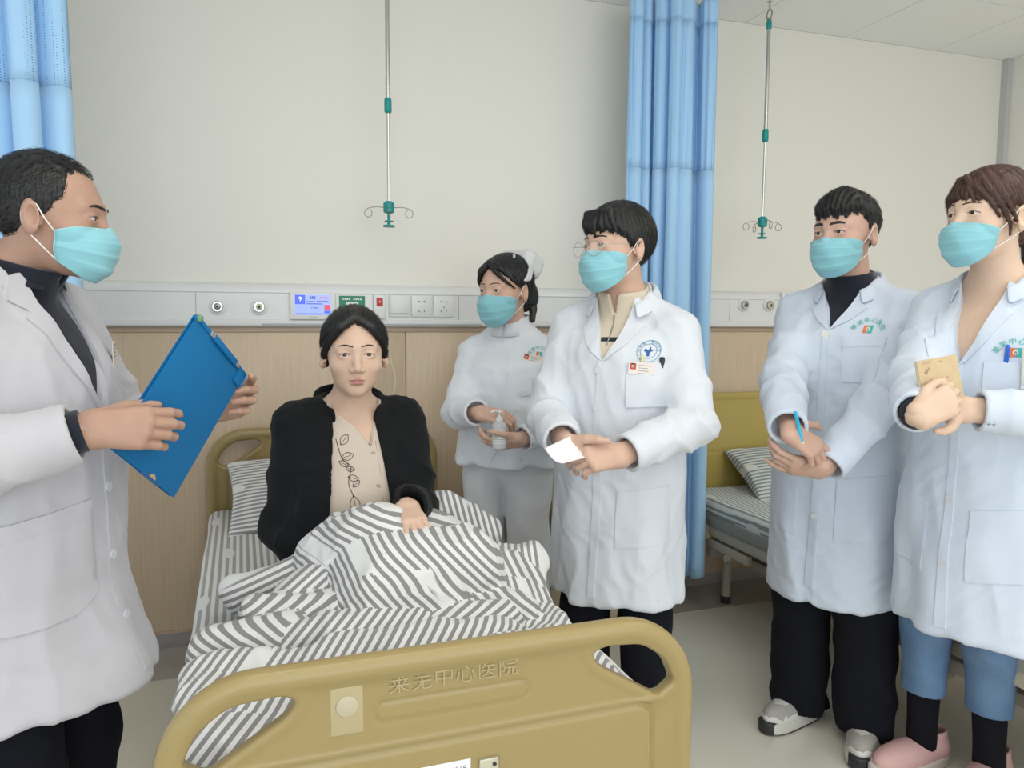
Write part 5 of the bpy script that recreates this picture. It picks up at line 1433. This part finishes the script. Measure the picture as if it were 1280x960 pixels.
# pump bottle
bt = empty('pump_bottle', at(624, 561, 2.590)); meta(bt, 'small clear pump bottle of hand gel held by the nurse', 'bottle')
CLR = mat('clear_plastic', (.80, .84, .86), .15, alpha=.55); 
lathe('bottle_body', [(.020, 0), (.024, .003), (.025, .012), (.025, .075), (.022, .088), (.012, .096)], CLR, bt, 24)
lathe('gel', [(.019, .004), (.0225, .012), (.0225, .030)], mat('clear_gel', (.74, .78, .80), .2), bt, 20)
lathe('collar_ring', [(.0125, .094), (.0125, .108), (.008, .110)], M['plastic'], bt, 18)
lathe('pump_head', [(.005, .108), (.005, .122), (.011, .124), (.011, .132), (.004, .134)], M['plastic'], bt, 18)
tube('nozzle', [(0, 0, .129), (-.018, -.006, .131), (-.034, -.010, .126)], [.0045, .004, .003], M['plastic'], bt, 8)
lb = lathe('printed_label', [(.0253, .020), (.0253, .066)], mat('pale_label', (.70, .72, .72), .6), bt, 24)
for i in range(5):
    Vt = []; zz = .058-i*.008
    for k in range(9):
        a = rad(-150+k*14); Vt += [(.0256*cos(a), .0256*sin(a), zz), (.0256*cos(a), .0256*sin(a), zz+.0025)]
    mesh_obj('label_line', Vt, [(2*k, 2*k+2, 2*k+3, 2*k+1) for k in range(8)], M['raildk'], bt)
NU = s
# ============ senior doctor with the blue folder
s = Fig('LD', 'person in white doctor coat over a navy shirt holding a blue folder at the left', (66, 270), 1.45, -20, hs=.955, hoff=(0, .075), hang=-5, hpitch=-4, wide=1.02)
s.zN += .050; s.zS += .034
for k in 'LR': s.sh[k][2] = s.zS
sec = std_sections(s, .60, 1.03, 1.0, 1.05)
sec[0] = (sec[0][0], 0, .02, sec[0][3]*1.04, sec[0][4]*1.22); sec[1] = (sec[1][0], 0, .012, sec[1][3], sec[1][4]*1.08)
cd = s.dirl
s.hand('R', s.px(111, 536, 1.295), cd(.92, -.02, .38), cd(.36, .16, -.92), [(.50, .55, .35), (.55, .62, .4), (.58, .62, .4), (.55, .55, .4)], A(.5, -.8, -.5), thumb=((.75, .45, -.55), (.85, .2, -.6), (.95, .05, -.3)), spread=(.08, .02, -.03, -.08))
s.hand('L', s.px(254, 514, 1.680), cd(.92, .26, -.10), cd(.25, -.05, 1.0), [(.35, .55, .4), (.45, 1.25, .8), (.5, 1.35, .8), (.55, 1.4, .8)], A(-.5, -.8, -.6), thumb=((.5, .8, -.1), (.7, .6, -.3), (.8, .5, -.3)))
legs = std_legs(s, .09); build_body(s, sec, SK['LD'], legs, .06); face_bits(s, (4, -4), .0055, .020)
mask(s, -.018, drop=-.004)
_, hv, hf = hair(s, [(-180, -.085), (-135, -.075), (-110, -.035), (-97, -.006), (-84, -.016), (-74, -.004), (-66, .010), (-54, .038), (-42, .080), (-22, .090), (0, .084), (22, .090), (42, .080), (54, .038), (66, .010), (74, -.004), (84, -.016), (97, -.006), (110, -.035), (135, -.075), (180, -.085)],
     [(-180, .008), (-100, .006), (-70, .006), (-40, .003), (0, .003), (40, .003), (70, .006), (100, .006), (180, .008)], M['hair'], seed=23, fr=60, rough=.0014, edge=.035)
strands(s, hv, hf, M['hair'], 1300, .045, lambda q: (q[0]*1.0, -.06, -.05), 24, .0015, sel=lambda q: (q[:, 1] < .06) & (np.abs(q[:, 0]) < .083) & ~((np.abs(q[:, 1]+.012) < .03) & (np.abs(q[:, 2]+.012) < .04)))
strands(s, hv, hf, M['hair'], 240, .045, lambda q: (-.02, .08, .02), 25, .004, .0005, sel=lambda q: (q[:, 2] > .09) & (q[:, 1] > -.02))
zV = s.px(132, 520, 1.40)[2]
V = [(zV, -.004, .004), (zV+.10, -.038, .036), (s.zN-.01, -.068, .066), (s.zN+.10, -.09, .09)]
build_coat(s, 'white_coat', sec, M['coatgrey'], .60, V, (.060, .066, .050), seed=27, hem_front=-.03, cuff=.022)
shirt(s, 'navy_shirt', sec, M['navy'], 1.0, neckz=s.zN+.028, neckr=.068, tilt=.30, label='dark navy shirt', vneck=[(s.zN-.03, .002, 0), (s.zN+.01, .012, 0), (s.zN+.08, .03, 0)])
collar(s, M['navy'], s.zN+.006, back=.030, drop=.045, r=.070, gap=.30, fall=.026, parent=s.obj, name='shirt_collar')
collar(s, M['coatgrey'], s.zN+.010, back=.036, drop=.075, r=.084, gap=.98)
lapels(s, M['coatgrey'], zV, .090, -.080)
cpatch(s, 'placket', [(-.012, zV), (.008, zV), (.008, .86), (.008, .63), (-.018, .63), (-.014, .86)], M['coatgrey'], .003)
for z in (zV-.03, zV-.15, .86, .74): cbutton(s, -.002, z)
hd = s.hands['R']; u = nrm(hd.W-s.elb['R'])
tube('inner_cuff', [hd.W-u*.06, hd.W-u*.020, hd.W-u*.008], [.036, .037, .0365], M['navy'], s.obj, 18)
badge(s, -.105, s.px(131, 452, 1.40)[2], .045, .062, 0.0, (.16, .07, .06))
# hip pocket on the right side, laid on from the side
sd = A(.80, .60, 0); ux = A(-.60, .80, 0)
for poly, th in (([(-.09, .96), (.095, .985), (.10, .80), (.06, .775), (-.09, .77)], .0035), ([(-.09, .96), (.095, .985), (.095, .955), (-.09, .93)], .0055)):
    patch_obj('side_pocket', poly[::-1], s.bvh_coat, sd*.1, ux, Z_, -sd, th, M['coatgrey'], s.coat)
trousers(s, 'trousers', M['blackwool'], legs, .98, (.090, .076, .070), .05, seed=12, h=.011)
shoes(s, legs, M['black'], M['black'], (8, 8), 'shoe')
# blue folder
FB = mat('blue_polypropylene', (.006, .135, .335), .5, spec=.25, bump=[(500, .06, .0005, ONE)])
FB2 = mat('blue_folder_dark', (.008, .10, .28), .4)
fo, W, Hh = slab('folder', [at(243, 394, 1.457), at(307, 471, 1.622), at(215, 620, 1.483), at(143, 563, 1.318)], .01, FB, 'bright blue plastic clip folder in the hands of the doctor at the left', 'folder')
boxo('front_cover', (-W/2, -Hh/2, -.001), (W/2, Hh/2, .001), FB, fo, bev=.0006)
boxo('papers', (-W/2+.012, -Hh/2+.010, -.0065), (W/2-.012, Hh/2-.012, -.002), M['paper'], fo)
boxo('back_cover', (-W/2, -Hh/2, -.0095), (W/2, Hh/2, -.0075), FB, fo, bev=.0006)
boxo('clip_spine', (-W/2-.001, Hh/2-.004, -.010), (W/2+.001, Hh/2+.006, .004), FB, fo, bev=.003)
boxo('clip_bar', (-W*.18, Hh/2-.006, .001), (W*.28, Hh/2+.008, .007), FB, fo, bev=.003)
for x_ in (-W*.20, W*.30): boxo('clip_end', (x_-.010, Hh/2-.004, .001), (x_+.010, Hh/2+.006, .0055), M['steel'], fo, bev=.002)
lathe('clip_button', [(.007, 0), (.007, .010), (.004, .012)], mat('olive_knob', (.16, .30, .16), .5), fo, 12, Matrix.Translation((-W/2+.006, Hh/2+.002, -.004)))
boxo('corner_tab', (W/2-.026, Hh/2-.030, .0008), (W/2+.003, Hh/2+.004, .0032), FB, fo, bev=.004)
V_, F_ = ring_vf(0.0001, .011, 0, pi, 14)
mesh_obj('thumb_notch', [(x+W*.10-.0, y-Hh/2-.0005, .0014) for x, y in V_], F_, mat('kraft_showing', (.45, .30, .16), .8), fo, smooth=False)
boxo('lower_lip', (-W*.05, -Hh/2-.001, -.010), (W*.25, -Hh/2+.003, .0016), FB2, fo, bev=.0008)
LD = s

# ============ patient sitting on the bed
s = Fig('PA', 'person in black fleece jacket and beige blouse sitting up in the striped bed', (443, 440), 2.10, 276, hs=.99, hoff=(0, .05), hang=268, hpitch=-2, wide=.93)
s.H = 1.60; s.zS += .028
for k in 'LR': s.sh[k][2] = s.zS
sec = [(.565, 0, .02, .235, .175), (.64, 0, .02, .195, .165), (.75, 0, .022, .185, .155), (.86, 0, .020, .185, .150), (.94, 0, .006, .183, .132), (s.zS-.01, 0, -.012, .158, .104), (s.zS+.03, 0, -.020, .112, .082), (s.zN+.012, 0, -.024, .072, .070), (s.zN+.04, 0, -.024, .064, .066)]
cd = s.dirl
s.hand('L', s.px(508, 633, 1.915), cd(.35, -.32, -.80), cd(.05, .85, -.25), [(.25, .35, .2), (.30, .45, .3), (.32, .5, .3), (.30, .4, .3)], A(-.35, -.8, -.35), l1=.27, l2=.225, sc=.90, spread=(.16, .05, -.05, -.16))
s.hand('R', s.px(428, 712, 1.99), cd(.7, -.3, -.6), cd(.05, .85, -.25), [(.25, .35, .2)]*4, A(.55, -.8, -.3), l1=.285, l2=.24, sc=.90)
legs = [(A(.09, .04, .64), A(.11, .28, .69), A(-.02, .34, .63)), (A(-.09, .04, .64), A(-.12, .28, .69), A(.02, .38, .63))]
build_body(s, sec, SK['PA'], legs, .16); face_bits(s, (0, 0), .0032, .021, lips=True)
lk = [([(.004, .060, .098), (sx*.040, .076, .074), (sx*.068, .050, .036), (sx*.080, .014, .000), (sx*.076, -.020, -.035)], .013, .009) for sx in (-1, 1)]
_, hv, hf = hair(s, [(-180, -.085), (-130, -.075), (-105, -.035), (-92, -.006), (-78, .010), (-60, .036), (-40, .060), (-15, .076), (0, .084), (15, .076), (40, .060), (60, .036), (78, .010), (92, -.006), (105, -.035), (130, -.075), (180, -.085)],
     [(-180, .016), (-90, .013), (-45, .013), (0, .010), (45, .013), (90, .013), (180, .016)], M['hair'], lk, seed=31, fr=48, rough=.0012, back=((0, -.095, -.035), (.045, .04, .045)))
strands(s, hv, hf, M['hair'], 1300, .06, lambda q: (np.sign(q[0])*.08, -.03, -.06), 32, .0005, sel=lambda q: q[:, 2] > -.02)
vo = [(.70, -.075, .100), (.80, -.075, .095), (.92, -.062, .082), (s.zN-.03, -.052, .062), (s.zN+.02, -.056, .062), (s.zN+.12, -.07, .07)]
build_coat(s, 'fleece_jacket', sec, M['fleece'], .585, vo, (.060, .064, .052), seed=35, fold=.03, wr=1.35, label='black fleece jacket worn open', neckr=.080, cuff=-.004)
bsec = [(z, cx, cy, a*.97, b*1.0) for z, cx, cy, a, b in sec]
zv = s.px(489, 570, 1.93)[2]
sh = shirt(s, 'blouse', bsec, M['blouse'], .60, off=.012, neckz=s.zN+.02, neckr=.078, label='beige V-neck blouse with embroidered sprig', vneck=[(zv, .002, -.030), (zv+.05, .026, -.022), (s.zN+.0, .064, -.006), (s.zN+.1, .080, 0)])
bv = BVHTree.FromObject(sh, bpy.context.evaluated_depsgraph_get())
def on_blouse(pts, off=.001): return project_vf(pts, None, bv, (0, 0, 0), X_, Z_, D_, off)
for i, z in enumerate((zv-.022, zv-.105, zv-.185)):
    hit = on_blouse([(-.034-.004*i, z)], .001)[0]; lathe('button', [(.0068, 0), (.0068, .002), (.004, .003)], mat('horn_button', (.42, .35, .26), .4), sh, 14, Matrix.Translation(hit) @ Matrix.Rotation(rad(90), 4, 'X'))
tube('button_placket', on_blouse([(-.046, zv+.01), (-.048, zv-.06), (-.050, zv-.14), (-.052, zv-.22)]), .0012, mat('seam_beige', (.46, .38, .31), .8), sh, 6)
tube('neckline_binding', on_blouse([(.058, s.zN-.005), (.030, zv+.075), (.000, zv+.045), (-.030, zv-.002), (-.046, zv+.045), (-.058, zv+.085), (-.070, s.zN-.005)], .001), .0022, M['blouse'], sh, 6)
THR = mat('dark_thread', (.07, .05, .045), .8); lz = zv
stem = [(.060, zv+.02), (.050, zv-.03), (.030, zv-.05), (.040, zv-.09), (.030, zv-.125)]
emb = [tube_vf(on_blouse([(p[0], p[1]) for p in curve_pts([(a, b, 0) for a, b in stem], 20)], .0012), .0010, 5)]
for lx_, lz_, ang_, L_ in ((.050, zv+.005, 2.3, .034), (.052, zv-.028, 2.9, .034), (.036, zv-.048, .5, .026), (.020, zv-.058, .2, .024), (.040, zv-.075, 3.4, .028), (.030, zv-.122, -1.7, .046), (.030, zv-.100, 2.5, .024)):
    d_ = (cos(ang_), sin(ang_)); n_ = (-d_[1], d_[0])
    pts = [(lx_+d_[0]*L_*t+n_[0]*L_*.28*sin(pi*t)*sg, lz_+d_[1]*L_*t+n_[1]*L_*.28*sin(pi*t)*sg) for sg, tt in ((1, np.linspace(0, 1, 9)), (-1, np.linspace(1, 0, 9))) for t in tt]
    emb.append(tube_vf(on_blouse(pts, .0012), .0008, 5)); emb.append(tube_vf(on_blouse([(lx_+d_[0]*L_*t, lz_+d_[1]*L_*t) for t in np.linspace(0, .8, 5)], .0012), .0006, 5))
mesh_obj('embroidery', *merge(emb), THR, sh)
# standing fleece collar, open at the front
n = 40; rows = []
for i in range(n+1):
    th = .62+(2*pi-1.24)*i/n; bk = .5-.5*cos(th); r_ = .080+.012*(1-bk)
    o_ = A(sin(th), cos(th), 0); c_ = A(r_*sin(th)*1.04, -.026+r_*1.05*cos(th), s.zN-.060*(1-bk)**1.2+.006)
    rows += [c_-o_*.004+A(0, 0, -.045)+o_*.012, c_, c_+A(0, 0, .030)+o_*.004, c_+A(0, 0, .052)+o_*.014]
o = mesh_obj('jacket_collar', rows, [(i*4+j, i*4+j+1, (i+1)*4+j+1, (i+1)*4+j) for i in range(n) for j in range(3)], M['fleece'], s.coat)
md = o.modifiers.new('t', 'SOLIDIFY'); md.thickness = .010; md = o.modifiers.new('s', 'SUBSURF'); md.levels = md.render_levels = 1
def pfn(P):
    d = ell(P, (0, .0, .66), (.185, .15, .10))
    for hip, kn, an in legs: d = smin(d, smin(cone(P, hip, kn, .075, .060), cone(P, kn, an, .058, .046), .03), .03)
    return d-.004*wob(P, 4, 18)
sdf_obj('trousers', pfn, (-.34, -.2, .54), (.34, .62, .82), .012, M['blackwool'], s.obj)
PA = s

# ------------------------------------------------------------------ crumpled duvet
def cdw(r, u, f): return nrm(_r*r+_u*u+_f*f)
LB = []     # lobes: a, b, ra, rb, stripe direction, phase
def lobe(a, b, ra, rb, g, ph=0.0): LB.append((at(*a), at(*b), ra, rb, cdw(*g), ph))
# knees
lobe((425, 705, 1.90), (470, 690, 1.88), .105, .115, (.30, .95, .0), .004)
lobe((478, 728, 1.81), (570, 715, 1.88), .120, .112, (.70, .71, .0))
lobe((580, 715, 1.93), (645, 735, 2.00), .098, .075, (.88, .47, .0), .006)
lobe((440, 682, 1.97), (545, 676, 2.00), .088, .080, (.35, .94, .0), .004)
lobe((470, 752, 1.74), (540, 750, 1.76), .080, .080, (.70, .71, .0))
# left crumples
lobe((300, 742, 1.86), (372, 728, 1.90), .050, .060, (-.35, .85, .0), .003)
lobe((375, 745, 1.80), (400, 735, 1.82), .058, .060, (-.62, .70, .0), .009)
lobe((320, 775, 1.72), (420, 772, 1.74), .046, .058, (-.45, .80, -.2), .005)
lobe((266, 812, 1.62), (360, 798, 1.64), .044, .050, (.45, .88, .0), .002)
lobe((380, 800, 1.62), (520, 792, 1.68), .046, .055, (-.78, .62, .0), .007)
# broad front part towards the footboard
lobe((284, 850, 1.50), (620, 800, 1.58), .052, .052, (.86, -.50, .0), .004)
lobe((272, 905, 1.36), (640, 830, 1.46), .056, .056, (.90, -.44, .0), .004)
lobe((270, 945, 1.30), (420, 925, 1.30), .060, .050, (.80, -.60, .0), .008)
lobe((255, 850, 1.50), (264, 930, 1.33), .050, .052, (.85, -.52, .0), .001)
# right folds hanging over the edge
lobe((600, 705, 2.02), (655, 705, 2.04), .070, .058, (.95, .15, .0), .003)
lobe((610, 735, 1.92), (664, 752, 1.95), .062, .045, (.90, .30, .1), .008)
lobe((590, 775, 1.78), (650, 765, 1.84), .055, .048, (.60, .75, .1), .000)
lobe((560, 790, 1.68), (620, 785, 1.72), .050, .055, (-.55, .75, .1), .005)
lobe((555, 640, 2.20), (600, 668, 2.20), .055, .060, (.95, .25, .1), .001)
# flat lining on the mattress that ties the folds together
SLAB = (at(440, 800, 1.62), )
def duv_parts(P):
    out = []
    for a, b, ra, rb, g, ph in LB:
        out.append(cone(P, a, b, ra, rb))
    out.append(rbox(P-np.array([.310, -1.60, .585], np.float32), (0, 0, 0), (.375, .42, .030), .028))
    return out
def duv(P):
    d = None
    for e in duv_parts(P): d = e if d is None else smin(d, e, .020)
    q = P*np.array([1, 1, 1.2], np.float32)
    d = d-.0035*wob(q, 41, 17)-.0085*ridge(q, 44, 20, 1.5)-.0036*ridge(q, 47, 46, 1.5)
    return d*.85
V, F = mesh_sdf(duv, (-.30, -2.03, .53), (.90, -.86, .96), .0068)
D = np.stack(duv_parts(V.astype(np.float32)), 1)
G = np.array([l[4] for l in LB]+[cdw(.92, -.1, -.3)]); PH = np.array([l[5] for l in LB]+[0])
# each fold keeps its own run of the stripes: split the mesh where two folds meet
fid = np.argmin(D[F].sum(1), 1)
key = F.astype(np.int64)*len(G)+fid[:, None]; uk, inv = np.unique(key.ravel(), return_inverse=True)
V2 = V[uk//len(G)]; F2 = inv.reshape(F.shape).astype(np.int32); lid = uk % len(G)
wv = .0025*wob(V2, 51, 9)
st = np.einsum('ij,ij->i', V2, G[lid])+PH[lid]+wv
ax = np.einsum('ij,ij->i', V2, np.cross(G[lid], A(.2, .3, .93)))
base = A(.285, -1.55, .58)
du = mesh_obj('duvet', V2-base, F2, M['stripe_duvet'], None, loc=tuple(base)); set_stripe(du, np.stack([st, ax*1.0+lid*.7, lid*0], 1))
meta(du, 'crumpled grey and white striped duvet over the lap of the patient', 'duvet')
# smooth shading across the fold seams
nv = np.zeros((len(V), 3)); fn_ = np.cross(V[F[:, 2]]-V[F[:, 0]], V[F[:, 3]]-V[F[:, 1]])
for k in range(4): np.add.at(nv, F[:, k], fn_)
nv /= np.maximum(np.linalg.norm(nv, axis=1), 1e-9)[:, None]
du.data.normals_split_custom_set_from_vertices([tuple(v) for v in nv[uk//len(G)].tolist()])
